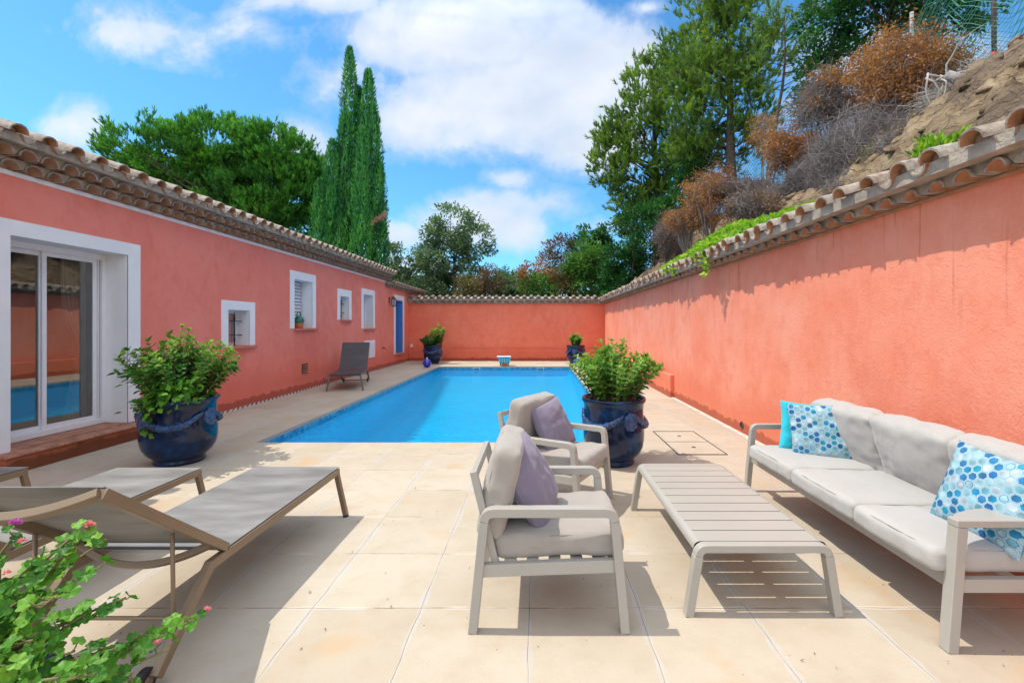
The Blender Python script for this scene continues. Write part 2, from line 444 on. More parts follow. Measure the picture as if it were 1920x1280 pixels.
# hillside rock and dry earth
m, nt, bs = nm('hill_rock'); T = NT(nt); p = T.pos()
a = T.noise(T.mapping(p, scale=(1,1,2.2), rot=(0,.35,0)), 1.6, 8, .68, .8)
c = T.ramp(a, [(.28, (.09,.055,.03)), (.42, (.27,.18,.10)), (.55, (.42,.30,.17)), (.75, (.56,.44,.27))])
b = T.noise(p, .55, 4)
c = T.mix(T.ramp(b, [(.42, (0,0,0)), (.62, (.7,.7,.7))]), c, (.17,.115,.08,1))
crk = T.n('ShaderNodeTexVoronoi', feature='DISTANCE_TO_EDGE'); crk.inputs['Scale'].default_value = 2.2
pw = T.n('ShaderNodeVectorMath', operation='ADD'); T.L.new(T.mapping(p, scale=(1,.8,1.8)), pw.inputs[0])
T.L.new(T.noise(p, 2.5, 4, out='Color'), pw.inputs[1]); T.L.new(pw.outputs[0], crk.inputs['Vector'])
cr = T.ramp(T.math('ADD', crk.outputs['Distance'], T.math('MULTIPLY', T.noise(p, 3.1, 4), .14)), [(.05, (0,0,0)), (.12, (1,1,1))])
c = T.mix(T.math('MULTIPLY', T.math('SUBTRACT', 1.0, cr), .28), c, (.045,.032,.02,1))
T.L.new(c, bs.inputs['Base Color']); bs.inputs['Roughness'].default_value = .95
hh = T.math('ADD', T.math('MULTIPLY', a, 2.0), T.math('ADD', T.math('MULTIPLY', cr, .35), T.math('MULTIPLY', T.noise(p, 12, 6, .7), .7)))
T.L.new(T.bump(hh, 1.0, .12), bs.inputs['Normal'])
M['hill'] = m

M['pine'] = leafmat('pine_needles', [(.035,.07,.02), (.075,.155,.03), (.19,.33,.05), (.40,.53,.09)], .35)
M['pineL'] = leafmat('umbrella_pine_needles', [(.012,.07,.022), (.035,.16,.03), (.11,.36,.045), (.28,.58,.08)], .35)
M['cypress'] = leafmat('cypress_scales', [(.01,.075,.035), (.03,.19,.05), (.075,.32,.06), (.18,.47,.08)], .25)
M['oak'] = leafmat('evergreen_oak_leaves', [(.04,.085,.05), (.10,.18,.10), (.19,.30,.16), (.32,.42,.25)], .25)
M['darkoak'] = leafmat('dark_leaves', [(.006,.035,.013), (.016,.08,.026), (.04,.16,.036), (.09,.26,.055)], .35)
M['shrubgreen'] = leafmat('shrub_leaves', [(.015,.06,.015), (.04,.14,.03), (.11,.26,.05), (.22,.38,.08)], .35)
M['olive'] = leafmat('olive_brown_leaves', [(.06,.06,.03), (.13,.12,.05), (.20,.19,.08), (.30,.22,.12)], .3)
M['rust'] = leafmat('rusty_dead_leaves', [(.12,.06,.03), (.28,.12,.045), (.44,.20,.07), (.54,.32,.14)], .3)
M['brown'] = leafmat('brown_dry_leaves', [(.07,.045,.035), (.14,.085,.06), (.22,.13,.09), (.30,.20,.14)], .3)
M['lime'] = leafmat('creeper_leaves', [(.07,.20,.015), (.18,.38,.03), (.34,.54,.045), (.50,.66,.09)], .45)
M['pot_leaf'] = leafmat('pot_plant_leaves', [(.02,.10,.015), (.06,.20,.025), (.17,.37,.05), (.38,.55,.13)], .4, nscale=3)
M['pot_leafd'] = leafmat('dark_pot_leaves', [(.008,.06,.015), (.02,.12,.02), (.05,.20,.03), (.13,.32,.05)], .35, nscale=3)
M['geranium'] = leafmat('geranium_leaves', [(.02,.09,.012), (.055,.20,.02), (.14,.35,.035), (.27,.50,.07)], .4, rough=.45, nscale=4)
M['pinkpetal'] = leafmat('pink_petals', [(.75,.14,.22), (.82,.25,.32), (.88,.40,.42), (.88,.52,.48)], .3)
M['purplepetal'] = leafmat('purple_petals', [(.35,.04,.35), (.50,.08,.50), (.62,.14,.62), (.7,.3,.7)], .3)
M['stem'] = simple('green_stem', (.16,.14,.05), .7, var=.3)
M['stemred'] = simple('reddish_stem', (.20,.09,.05), .7, var=.3)
M['twig'] = simple('grey_twigs', (.23,.20,.19), .95, var=.35, scale=2)
M['twigpale'] = simple('bleached_twigs', (.42,.38,.34), .95, var=.25, scale=3)
M['deadtip'] = leafmat('dead_cypress_tip', [(.30,.16,.12), (.45,.26,.20), (.55,.36,.28), (.6,.42,.35)], .3)

# ------------------------------------------------------------------ camera, light, sky
cam_d = bpy.data.cameras.new('camera'); cam = bpy.data.objects.new('camera', cam_d); COL.objects.link(cam)
cam.location = (0, 0, 1.5); cam.rotation_euler = (R(90), 0, 0)
cam_d.sensor_width = 36; cam_d.lens = 16
cam_d.shift_x = (960-1007)/1920; cam_d.shift_y = (610-640)/1920
cam_d.clip_start = .05; cam_d.clip_end = 2000
scene.camera = cam

EL = 62.5
sd = bpy.data.lights.new('sun', 'SUN'); sun = bpy.data.objects.new('sun', sd); COL.objects.link(sun)
sd.energy = 3.0; sd.angle = R(.5); sd.color = (1, .93, .82)
sun.rotation_euler = Vector((math.cos(R(EL)), -.012, -math.sin(R(EL)))).to_track_quat('-Z', 'Y').to_euler()

w = bpy.data.worlds.new('World'); scene.world = w; w.use_nodes = True
nt = w.node_tree; T = NT(nt); bg = nt.nodes['Background']
sky = T.n('ShaderNodeTexSky', sky_type='NISHITA'); sky.sun_disc = False
sky.sun_elevation = R(EL); sky.sun_rotation = R(270); sky.altitude = 100; sky.air_density = 1.0; sky.dust_density = .6; sky.ozone_density = 3
g = T.coord('Generated'); q = T.sep(g)
yy = T.math('MAXIMUM', T.math('ABSOLUTE', q[1]), .12)
u = T.math('DIVIDE', q[0], yy); v = T.math('DIVIDE', q[2], yy)
wn = T.n('ShaderNodeVectorMath', operation='MULTIPLY_ADD')
uv = T.comb(u, v, 0.0)
nz = T.noise(uv, 2.6, 9, .62, .3); nz2 = T.noise(uv, 9, 8, .62)
def E(px, py, rx, ry, k=1.0): return ((px-1007)/853, (610-py)/853, rx/853, ry/853, k)
cl = [E(860,75,270,85), E(1090,130,190,125), E(960,190,260,110), E(1100,265,110,65), E(780,225,110,70,.8),
      E(650,150,110,75,.55), E(620,0,160,40,.6), E(905,410,118,58), E(965,430,62,50), E(140,238,82,62,.9),
      E(1210,15,60,22,.4), E(900,20,260,40,.8), E(740,440,70,22,.45), E(955,335,60,26,.4), E(1700,190,300,150,.5), E(1130,425,50,18,.3), E(330,60,120,25,.2), E(560,260,70,50,.4), E(420,60,150,50,.3), E(760,500,60,18,.35), E(1040,380,60,30,.35)]
acc = None
for (cx, cy, rx, ry, k) in cl:
    dx = T.math('DIVIDE', T.math('SUBTRACT', u, cx), rx); dy = T.math('DIVIDE', T.math('SUBTRACT', v, cy), ry)
    d = T.math('SQRT', T.math('ADD', T.math('MULTIPLY', dx, dx), T.math('MULTIPLY', dy, dy)))
    e = T.math('MULTIPLY', T.math('SUBTRACT', 1.25, d), k)
    acc = e if acc is None else T.math('MAXIMUM', acc, e)
# unseen broken cloud added overhead and behind the camera for whiter fill light
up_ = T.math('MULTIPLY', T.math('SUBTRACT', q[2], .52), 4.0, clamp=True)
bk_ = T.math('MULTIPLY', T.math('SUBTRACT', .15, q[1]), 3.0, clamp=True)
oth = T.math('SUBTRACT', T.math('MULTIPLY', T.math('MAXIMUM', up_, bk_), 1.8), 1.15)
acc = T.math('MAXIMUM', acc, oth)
f = T.math('ADD', acc, T.math('MULTIPLY', T.math('SUBTRACT', nz, .5), 2.3))
f = T.math('ADD', f, T.math('MULTIPLY', T.math('SUBTRACT', nz2, .5), .75))
mask = T.ramp(f, [(.0, (0,0,0)), (.20, (.26,.26,.26)), (.40, (.72,.72,.72)), (.78, (1,1,1))])
shade = T.math('ADD', T.math('MULTIPLY', T.noise(T.mapping(uv, scale=(1,1.6,1), loc=(.3,.7,0)), 2.2, 6, .55), 1.0), 0.0)
ccol = T.ramp(shade, [(.34, (3.4,3.9,4.7)), (.48, (4.2,4.5,5.0)), (.62, (5.0,5.05,5.2))])
bri = T.math('ADD', 1.0, T.math('MULTIPLY', T.math('MAXIMUM', up_, bk_), .75))  # added out-of-view clouds made brighter to lift the shadows
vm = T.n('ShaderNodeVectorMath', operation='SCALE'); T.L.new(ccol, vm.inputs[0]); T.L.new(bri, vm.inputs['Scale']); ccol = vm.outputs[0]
skyc = T.mix(1.0, sky.outputs[0], (.50,.98,1.18,1), 'MULTIPLY')
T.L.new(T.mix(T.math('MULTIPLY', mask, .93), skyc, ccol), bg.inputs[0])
bg.inputs[1].default_value = .15
scene.view_settings.view_transform = 'Standard'; scene.view_settings.look = 'None'
scene.view_settings.exposure = 0.42; scene.view_settings.gamma = 1
scene.cycles.max_bounces = 7; scene.cycles.transparent_max_bounces = 16
scene.cycles.diffuse_bounces = 5
scene.cycles.caustics_reflective = False; scene.cycles.caustics_refractive = False
scene.cycles.use_denoising = True
scene.cycles.adaptive_threshold = .02
scene.cycles.use_light_tree = False

# ------------------------------------------------------------------ ground, paving, pool
WX, RX, BY = -5.48, 2.865, 19.4          # house wall, right wall, back wall
PX0, PX1, PY0, PY1 = -3.61, 1.20, 5.84, 16.70
def frame_sheet(name, mat, x0, x1, y0, y1, z, hole, kind='structure', thick=0):
    hx0, hx1, hy0, hy1 = hole; gg = G()
    xs = [x0, hx0, hx1, x1]; ys = [y0, hy0, hy1, y1]
    for i in range(3):
        for j in range(3):
            if i == 1 and j == 1: continue
            gg.add([(xs[i],ys[j],z),(xs[i+1],ys[j],z),(xs[i+1],ys[j+1],z),(xs[i],ys[j+1],z)], [(0,1,2,3)])
    if thick:
        gg.add([(hx0,hy0,z),(hx1,hy0,z),(hx1,hy1,z),(hx0,hy1,z),(hx0,hy0,z-thick),(hx1,hy0,z-thick),(hx1,hy1,z-thick),(hx0,hy1,z-thick)],
               [(0,4,5,1),(1,5,6,2),(2,6,7,3),(3,7,4,0)])
    return tag(gg.build(name, mat), kind=kind)
frame_sheet('ground', M['earth'], -600, 600, -300, 900, -.06, (PX0-.05, PX1+.05, PY0-.05, PY1+.05))
frame_sheet('paving', M['paving'], -5.34, 2.78, -6, BY-.05, 0, (PX0, PX1, PY0, PY1), thick=.045)
tag(G().box(2.784, RX+.02, -6, BY, -.05, .003).build('cement_strip', M['cement']), kind='structure')
ps = G().box(WX-.02, -5.344, -6, BY, -.05, -.002)
tag(ps.build('mortar_strip', M['cement']), kind='structure')
pb = G()
for i in range(230):
    y = 3.2 + i*.067 + random.uniform(-.01,.01)
    for xx in (-5.40,) if i % 2 else (-5.37, -5.245 - .19):
        sx, sy, a = random.uniform(.010,.02), random.uniform(.018,.034), random.uniform(-.5,.9)
        pts = []
        for k in range(6):
            t = 2*PI*k/6; px_, py_ = sx*math.cos(t), sy*math.sin(t)
            pts.append((xx + px_*math.cos(a)-py_*math.sin(a), y + px_*math.sin(a)+py_*math.cos(a)))
        pb.add([(x_, y_, -.003) for x_, y_ in pts] + [(x_*.7+xx*.3, y_*.7+y*.3, .008) for x_, y_ in pts],
               [(0,1,7,6),(1,2,8,7),(2,3,9,8),(3,4,10,9),(4,5,11,10),(5,0,6,11),(6,7,8,9,10,11)])
tag(pb.build('pebbles', M['pebble']), 'row of small dark pebbles set in mortar along the foot of the house wall', 'pebbles', kind='stuff')

pool = G()
zf_ = [(PY0,-1.12),(9.5,-1.05),(12.5,-.85),(15.0,-.55),(PY1,-.36)]
vs = []; m5 = len(zf_)
for (y_, z_) in zf_:
    vs += [(PX0,y_,-.045),(PX0,y_,z_+.12),(PX0+.12,y_,z_),(PX1-.12,y_,z_),(PX1,y_,z_+.12),(PX1,y_,-.045)]
pool.add(vs, [(i*6+k, i*6+k+1, i*6+k+7, i*6+k+6) for i in range(m5-1) for k in range(5)] + [(0,1,2,3,4,5)] + [tuple((m5-1)*6+k for k in range(5,-1,-1))])
tag(pool.build('pool_basin', M['mosaic']), kind='structure')
tag(G().add([(PX0,PY0,-.085),(PX1,PY0,-.085),(PX1,PY1,-.085),(PX0,PY1,-.085)], [(0,1,2,3)]).build('pool_water', M['water']), kind='structure')
for k, xx in enumerate((-2.22, .12)):
    sk = G().box(xx-.13, xx+.13, PY1-.012, PY1+.03, -.115, -.052, 0).box(xx-.10, xx+.10, PY1-.016, PY1-.0125, -.10, -.066, 1)
    tag(sk.build('pool_skimmer', [M['tealwhite'], M['dark']]), ('pool skimmer slot in the far pool edge, left of the teal cleaner', 'pool skimmer slot in the far pool edge, near the blue ball on the right')[k], 'skimmer', 'skimmer slots in the far pool edge')

# access hatch: two paving slabs with a dark metal rim
hr = thing('access_hatch', 'two slab access hatch with thin dark rim set in the paving near the right wall', 'hatch', (1.925, 5.86, 0))
for k in (0, 1):
    y0 = -.57 + k*.57
    G().box(-.275, .275, y0+.008, y0+.562, -.02, .005).build('slab', M['paving'], hr, bevel=.003)
    G().lathe([(.026,0),(.026,.004),(.01,.004)], (0, y0+.285+.02, .0035), 16).build('lifting_hole', M['iron'], hr)
rim = G()
for (a, b, c_, d_) in ((-.288,-.276,-.585,.585), (.276,.288,-.585,.585), (-.276,.276,-.585,-.573), (-.276,.276,.573,.585)):
    rim.box(a, b, c_, d_, -.02, .0065)
rim.box(-.276, .276, -.004, .004, -.02, .0055)
rim.build('rim', M['iron'], hr)

# ------------------------------------------------------------------ canal tiles
def half_tile(gg, o, D, Sx, L, r0, r1, up=1, th=.014, n=9, mo=0, mi=1, arc=PI):
    """canal tile: starts at o (front centre, chord level), runs L along D (away), side axis Sx; up=1 cover, -1 channel"""
    o = Vector(o); D = Vector(D).normalized(); Sx = Vector(Sx).normalized(); U = Sx.cross(D).normalized()
    if U.z < 0: U = -U
    U = U*up
    vo = []; vi = []
    for (t, r) in ((0, r0), (L, r1)):
        for k in range(n+1):
            a = (PI-arc)/2 + arc*k/n
            dirv = Sx*math.cos(a) + U*math.sin(a)
            vo.append(o + D*t + dirv*r); vi.append(o + D*t + dirv*(r-th))
    m_ = n+1; vs = vo+vi; b = 2*m_
    fo = [(k, k+1, m_+k+1, m_+k) for k in range(n)]
    fi = [(b+k, b+m_+k, b+m_+k+1, b+k+1) for k in range(n)]
    fe = [(k, b+k, b+k+1, k+1) for k in range(n)] + [(0, m_, b+m_, b), (n, b+n, b+m_+n, m_+n)]
    if up > 0: gg.add(vs, fo, mo); gg.add(vs, fi, mi); gg.add(vs, fe, mo)
    else: gg.add(vs, fo, mi); gg.add(vs, fi, mo); gg.add(vs, fe, mo)

def genoise(gg, P, S, N, length, z, h, pt, pm, pitch, r, jit=.004):
    """one row of projecting arches. P start on wall face, S along wall, N outward"""
    P = Vector(P); S = Vector(S); N = Vector(N); n = int(length/pitch)
    off = (length - n*pitch)/2
    for i in range(n):
        c = off + (i+.5)*pitch + random.uniform(-jit, jit)
        rr = r*random.uniform(.97, 1.03); p_ = pt + random.uniform(-jit, jit)*1.5
        half_tile(gg, P + S*c + N*p_ + Vector((0,0,z)), -N, S, p_+.0, rr, rr*.9, 1)
        # set-back clay fill inside the arch
        vs = [P + S*c + N*(pm*.25) + Vector((0,0,z))]
        for k in range(9):
            a = PI*k/8; vs.append(P + S*(c+math.cos(a)*rr*.93) + N*(pm*.25) + Vector((0,0,z+math.sin(a)*rr*.93)))
        gg.add(vs, [(0, k+1, k+2) for k in range(8)], 1)
    # mortar above the arches
    ns = int(length/.022); vs = []; fs = []
    for i in range(ns+1):
        s_ = length*i/ns; k = math.floor((s_-off)/pitch); cc = off+(k+.5)*pitch
        dx = abs(s_-cc); zb = math.sqrt(max(0, r*r-dx*dx)) if dx < r else 0
        if k < 0 or k >= n: zb = 0
        zb = max(.004, zb-.003)
        pp = pm + .012*mnoise.noise((s_*9, z*31, 1.7)) + .006*mnoise.noise((s_*40, z*31, 9.7))
        q_ = P + S*s_
        vs += [q_+Vector((0,0,z+zb)), q_+N*pp+Vector((0,0,z+zb)), q_+N*(pp-.004)+Vector((0,0,z+h+.004)), q_+Vector((0,0,z+h+.004))]
    for i in range(ns):
        a = i*4; b = a+4
        fs += [(a, b, b+1, a+1), (a+1, b+1, b+2, a+2), (a+2, b+2, b+3, a+3)]
    gg.add(vs, fs, 2)

def roof_edge(gg, P, S, N, length, z, proj, pitch, r, slope, L, rows=1, jit=.01, ends=True):
    """roof covering whose eave faces N: channels and covers rising backwards"""
    P = Vector(P); S = Vector(S); N = Vector(N)
    D = (-N + Vector((0,0,slope))).normalized(); n = int(length/pitch); off = (length-n*pitch)/2
    for i in range(n+1):
        c = off + i*pitch
        for k in range(rows):
            st = P + S*(c-pitch/2+random.uniform(-jit,jit)*.5) + N*(proj-.035+random.uniform(-jit,jit)*1.5) + Vector((0,0,z+r*.95)) + D*(k*L*.85)
            if i > 0: half_tile(gg, st, D, S, L, r*.8, r*.75, -1)
            rr = r*random.uniform(.95,1.05)
            st = P + S*(c+random.uniform(-jit,jit)*.6) + N*(proj+random.uniform(-jit,jit)*1.6) + Vector((0,0,z+r*.95+random.uniform(-.004,.006)-.01)) + D*(k*L*.85)
            half_tile(gg, st, D+Vector((0,0,random.uniform(-.02,.03))), S, L, rr, rr*.85, 1)
            # mortar plug under each cover, set back
            if k == 0:
                c0 = P + S*c + N*(proj-.10) + Vector((0,0,z+r*.9))
                vs = [c0]
                for j in range(9):
                    a = PI*j/8; vs.append(c0 + S*math.cos(a)*rr*.9 + Vector((0,0,math.sin(a)*rr*.88)))
                gg.add(vs, [(0, j+1, j+2) for j in range(8)], 2)
    # bedding under the tiles
    vs = []
    e = 0.0
    q0 = P; q1 = P + S*length
    bk = L*.85*rows
    a0 = q0+N*(proj-.07)+Vector((0,0,z)); a1 = q1+N*(proj-.07)+Vector((0,0,z))
    b0 = q0+N*(proj-.07)+Vector((0,0,z+r*.95)); b1 = q1+N*(proj-.07)+Vector((0,0,z+r*.95))
    c0 = b0 + D*bk; c1 = b1 + D*bk
    d0 = Vector((c0.x, c0.y, z)); d1 = Vector((c1.x, c1.y, z))
    gg.add([a0,a1,b1,b0,c0,c1,d0,d1], [(0,1,2,3),(3,2,5,4),(4,5,7,6),(6,7,1,0),(0,3,4,6),(1,7,5,2)], 2)

M['tiledust'] = tilemat('dusty_tile', [(.25, (.10,.07,.05)), (.45, (.30,.18,.115)), (.75, (.46,.31,.21))], 9)
TM = [M['tileout'], M['tilein'], M['mortar']]

# ------------------------------------------------------------------ house
HT = 3.09; HY0, HY1, HY2 = 1.0, 16.4, 22.5
house = thing('house', 'long single storey terracotta pink house with white window surrounds left of the pool', 'house', (WX, 9, 0))
house_inv = Matrix.Translation((-WX, -9, 0))
def hb(gg, name, mats, parent=house, **k):
    """build with world coordinates, under the house (or one of its parts)"""
    gg.v = [(x-WX, y-9, z) for x, y, z in gg.v] 
    return gg.build(name, mats, parent, **k)

# openings in the wall: (y0,y1,z0,z1, depth)
OPEN = dict(door=(4.73,6.09,.15,2.44), w1=(8.07,8.66,1.12,1.78), w2=(10.27,11.08,1.43,2.55), w3=(12.67,13.24,1.66,2.32), w4=(14.38,15.18,1.40,2.49), bd=(17.62,18.55,.40,2.50))
def wall_with_openings(gg, x, y0, y1, z0, z1, ops, depth, mat=0):
    ys = sorted(set([y0, y1] + [o[0] for o in ops] + [o[1] for o in ops]))
    for a, b in zip(ys[:-1], ys[1:]):
        mid = (a+b)/2; cuts = [(o[2], o[3]) for o in ops if o[0] < mid < o[1]]
        z = z0
        for (c, d) in sorted(cuts):
            if c > z: gg.add([(x,a,z),(x,b,z),(x,b,c),(x,a,c)], [(0,1,2,3)], mat)
            z = d
        gg.add([(x,a,z),(x,b,z),(x,b,z1),(x,a,z1)], [(0,1,2,3)], mat)
wl = G()
wall_with_openings(wl, WX, HY0, HY1, -.05, HT+.02, [OPEN[k] for k in ('door','w1','w2','w3','w4')], .3)
wl.add([(WX,HY0,-.05),(WX-7,HY0,-.05),(WX-7,HY0,HT),(WX,HY0,HT)], [(0,1,2,3)])
wl.add([(WX,HY1,2.85),(WX,HY1,HT+.3),(WX-7,HY1,HT+.3),(WX-7,HY1,2.85)], [(0,1,2,3)])
hb(wl, 'wall', M['house'])
w2_ = G(); wall_with_openings(w2_, WX-.004, HY1, HY2, -.05, 2.92, [OPEN['bd']], .3)
w2_.add([(WX,HY2,-.05),(WX-7,HY2,-.05),(WX-7,HY2,2.9),(WX,HY2,2.9)], [(0,1,2,3)])
w2_.v = [(x if abs(x-WX) > .01 else WX, y, z) for x, y, z in w2_.v]
hb(w2_, 'annex_wall', M['house'])
hb(G().box(WX-7, WX-6.9, HY0, HY2, -.05, 3.2), 'rear_wall', M['house'])
hb(G().box(WX-.03, WX+.035, HY0, HY1, HT-.035, HT+.012), 'white_fillet', M['white'], bevel=.006)
ev = G()
genoise(ev, (WX,HY0,0), (0,1,0), (1,0,0), HY1-HY0, HT+.012, .10, .145, .125, .215, .092)
genoise(ev, (WX,HY0+.1,0), (0,1,0), (1,0,0), HY1-HY0-.1, HT+.117, .10, .27, .245, .215, .092)
hb(ev, 'eave_cornice', [M['tileout'], M['tiledust'], M['mortar']], angle=40)
rf = G(); roof_edge(rf, (WX,HY0,0), (0,1,0), (1,0,0), HY1-HY0+.06, HT+.222, .40, .285, .088, .30, .45, rows=4)
hb(rf, 'roof', TM, angle=40)
hb(G().add([(WX-.6,HY0,3.60),(WX-.6,HY1,3.60),(WX-4,HY1,4.55),(WX-4,HY0,4.55)], [(0,1,2,3)]), 'roof_slope', M['tileout'])
ev = G()
genoise(ev, (WX,HY1,0), (0,1,0), (1,0,0), HY2-HY1-.9, 2.90, .09, .14, .12, .20, .085)
hb(ev, 'annex_cornice', [M['tiledark'], M['tileout'], M['mortar']], angle=40)
rf = G(); roof_edge(rf, (WX,HY1,0), (0,1,0), (1,0,0), HY2-HY1-.9, 2.995, .26, .24, .075, .25, .45, rows=3)
hb(rf, 'annex_roof', [M['tiledark'], M['tileout'], M['mortar']], angle=40)
# chimney far up-left
ch = G()
ch.lathe([(.42,0),(.40,.1),(.40,.55),(.30,.62),(.22,.90),(.25,.92),(.25,.97),(.05,.99)], (0,0,0), 4)
for i, (x, y, z) in enumerate(ch.v): pass
cho = ch.build('chimney', M['mortar'], house, bevel=.015, loc=(-1.62, -4.23, 3.62)); cho.rotation_euler = (0,0,R(45))

def surround(gg, key, wl_, wt, wb_=0, x1=.008):
    y0, y1, z0, z1 = OPEN[key]
    gg.box(WX-.002, WX+x1, y0-wl_, y0, z0-wb_, z1); gg.box(WX-.002, WX+x1, y1, y1+wl_, z0-wb_, z1)
    gg.box(WX-.002, WX+x1, y0-wl_, y1+wl_, z1, z1+wt)
def reveal(gg, key, depth, mat=0, bottom=True):
    y0, y1, z0, z1 = OPEN[key]; a, b = WX-depth, WX+.006
    gg.add([(a,y0,z0),(b,y0,z0),(b,y0,z1),(a,y0,z1)], [(0,1,2,3)], mat)
    gg.add([(a,y1,z0),(a,y1,z1),(b,y1,z1),(b,y1,z0)], [(0,1,2,3)], mat)
    gg.add([(a,y0,z1),(b,y0,z1),(b,y1,z1),(a,y1,z1)], [(0,1,2,3)], mat)
    if bottom: gg.add([(a,y0,z0),(a,y1,z0),(b,y1,z0),(b,y0,z0)], [(0,1,2,3)], mat)

# sliding door
s = G(); surround(s, 'door', .19, .165); reveal(s, 'door', .40, bottom=False)
dd = hb(s, 'sliding_door', M['white'])
tag(dd, 'white framed sliding glass door with a raised tiled step')
GX = WX-.33
y0, y1, z0, z1 = OPEN['door']; z0 = .24
fr_ = G()
fr_.box(GX-.06, GX+.05, y0, y1, z1-.075, z1-.002); fr_.box(GX-.06, GX+.05, y0, y1, z0-.03, z0+.035)
fr_.box(GX-.06, GX+.05, y1-.06, y1-.002, z0+.035, z1-.075); fr_.box(GX-.06, GX+.05, y0+.002, y0+.05, z0+.035, z1-.075)
fr_.box(GX-.02, GX+.03, y1-.10, y1-.085, z0+.035, z1-.075)
hb(fr_, 'door_frame', M['pvc'], dd, bevel=.004)
mid = 5.33
for (a, b, dx) in ((y0+.05, mid+.03, 0), (mid-.01, y1-.11, .028)):
    st = G(); x0_, x1_ = GX-.028+dx, GX-.002+dx
    st.box(x0_, x1_, a, a+.05, z0+.036, z1-.076); st.box(x0_, x1_, b-.05, b, z0+.036, z1-.076)
    st.box(x0_, x1_, a+.05, b-.05, z0+.036, z0+.09); st.box(x0_, x1_, a+.05, b-.05, z1-.125, z1-.076)
    hb(st, 'sash', M['pvc'], dd, bevel=.003)
    xm = (x0_+x1_)/2
    hb(G().add([(xm,a+.05,z0+.09),(xm,b-.05,z0+.09),(xm,b-.05,z1-.125),(xm,a+.05,z1-.125)], [(0,1,2,3)]), 'glass_pane', M['glass'], dd)
hb(G().box(GX+.03, GX+.034, 5.62, 5.70, z0-.012, z0+.003), 'drain_slot', M['iron'], dd)
# room behind the glass with a tied-back curtain
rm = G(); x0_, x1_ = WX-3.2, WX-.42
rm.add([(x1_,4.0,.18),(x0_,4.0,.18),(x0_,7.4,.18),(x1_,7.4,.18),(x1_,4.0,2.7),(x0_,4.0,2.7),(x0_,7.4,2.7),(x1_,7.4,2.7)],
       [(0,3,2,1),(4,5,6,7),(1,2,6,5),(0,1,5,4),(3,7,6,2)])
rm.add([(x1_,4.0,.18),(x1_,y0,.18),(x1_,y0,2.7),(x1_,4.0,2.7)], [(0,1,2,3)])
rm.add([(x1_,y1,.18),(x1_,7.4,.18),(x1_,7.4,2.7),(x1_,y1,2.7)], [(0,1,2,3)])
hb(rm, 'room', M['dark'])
cu = G(); vs = []; fs = []; nu, nv = 50, 30
for j in range(nv+1):
    t = j/nv; z = 2.5-2.2*t
    wdt = .30*(1-.72*math.exp(-((t-.62)/.20)**2)) if t < .62 else .30*(.28+.5*(t-.62)/.38)
    yb = 6.05
    for i in range(nu+1):
        s_ = i/nu
        vs.append((WX-.55+.035*math.sin(s_*34+t*2), yb-wdt*s_, z))
for j in range(nv):
    for i in range(nu): a = j*(nu+1)+i; fs.append((a, a+1, a+nu+2, a+nu+1))
cu.add(vs, fs); hb(cu, 'curtain', M['curtain'], smooth=True)
# tiled step
stp = hb(G().box(WX-.40, -5.28, 4.51, 6.30, -.04, .165), 'door_step', M['redstep'], bevel=.012)
tl = G(); yy_ = 4.50; k = 0
while yy_ < 6.28:
    b = min(6.31, yy_+.285)
    tl.box(WX+.012, -5.262, yy_+.004, b-.004, .166, .192)
    tl.box(WX-.33, WX+.008, max(4.74, yy_+.06), min(6.08, b+.05), .166, .205)
    yy_ += .285
hb(tl, 'step_tiles', M['terra'], stp, bevel=.005)

def bars(key, ybars):
    y0, y1, z0, z1 = OPEN[key]; x = WX-.14; gg = G()
    for y in ybars:
        gg.tube([(x,y,z0),(x,y,z1-.10),(x,y,z1-.03)], [.012,.014,.003], 8)
        gg.tube([(x,y,z0+.08),(x,y,z0+.16)], [.018,.018], 8); gg.tube([(x,y,z1-.2),(x,y,z1-.12)], [.018,.018], 8)
    for zz in (z0+.2, z1-.2): gg.box(x-.006, x+.006, y0, y1, zz-.008, zz+.008)
    return gg
def window(key, sw, st_, label, barsy=None, shut=False, sill=True, depth=.30):
    y0, y1, z0, z1 = OPEN[key]
    gg = G(); surround(gg, key, sw, st_); reveal(gg, key, depth)
    wdw = hb(gg, 'window', M['white'], bevel=0)
    wdw['label'] = label
    x = WX-depth
    if shut:
        sh = G(); n = int((z1-z0)/.075)
        for i in range(n):
            a = z0+.01+(z1-z0-.02)*i/n; b = a+(z1-z0-.02)/n
            sh.add([(x+.03,y0+.03,a),(x+.03,y1-.03,a),(x+.060,y1-.03,a+.006),(x+.060,y0+.03,a+.006),(x+.032,y0+.03,b-.010),(x+.032,y1-.03,b-.010)],
                   [(0,1,2,3),(3,2,5,4)])
        sh.box(x-.01, x+.027, y0, y1, z0, z1, 1)
        hb(sh, 'shutter', [M['shutter'], M['dark']], wdw)
    else:
        hb(G().add([(x+.015,y0,z0),(x+.015,y1,z0),(x+.015,y1,z1),(x+.015,y0,z1)], [(0,1,2,3)]), 'pane', M['glass'], wdw)
        fg = G(); fw = .05
        fg.box(x+.005,x+.05,y0,y0+fw,z0,z1); fg.box(x+.005,x+.05,y1-fw,y1,z0,z1); fg.box(x+.005,x+.05,y0+fw,y1-fw,z1-fw,z1); fg.box(x+.005,x+.05,y0+fw,y1-fw,z0,z0+fw)
        hb(fg, 'frame', M['pvc'], wdw, bevel=.003)
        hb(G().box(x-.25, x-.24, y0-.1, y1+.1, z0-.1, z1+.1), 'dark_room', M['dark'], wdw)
    if barsy: hb(bars(key, barsy), 'bars', M['iron'], wdw, smooth=True)
    if sill: hb(G().box(WX-depth, WX+.07, y0-.02, y1+sw-.02, z0-.045, z0+.004), 'sill', M['sillpaint'], wdw, bevel=.008)
window('w1', .175, .165, 'square window with dark iron bars and white surround, nearest the sliding door', (8.27, 8.45))
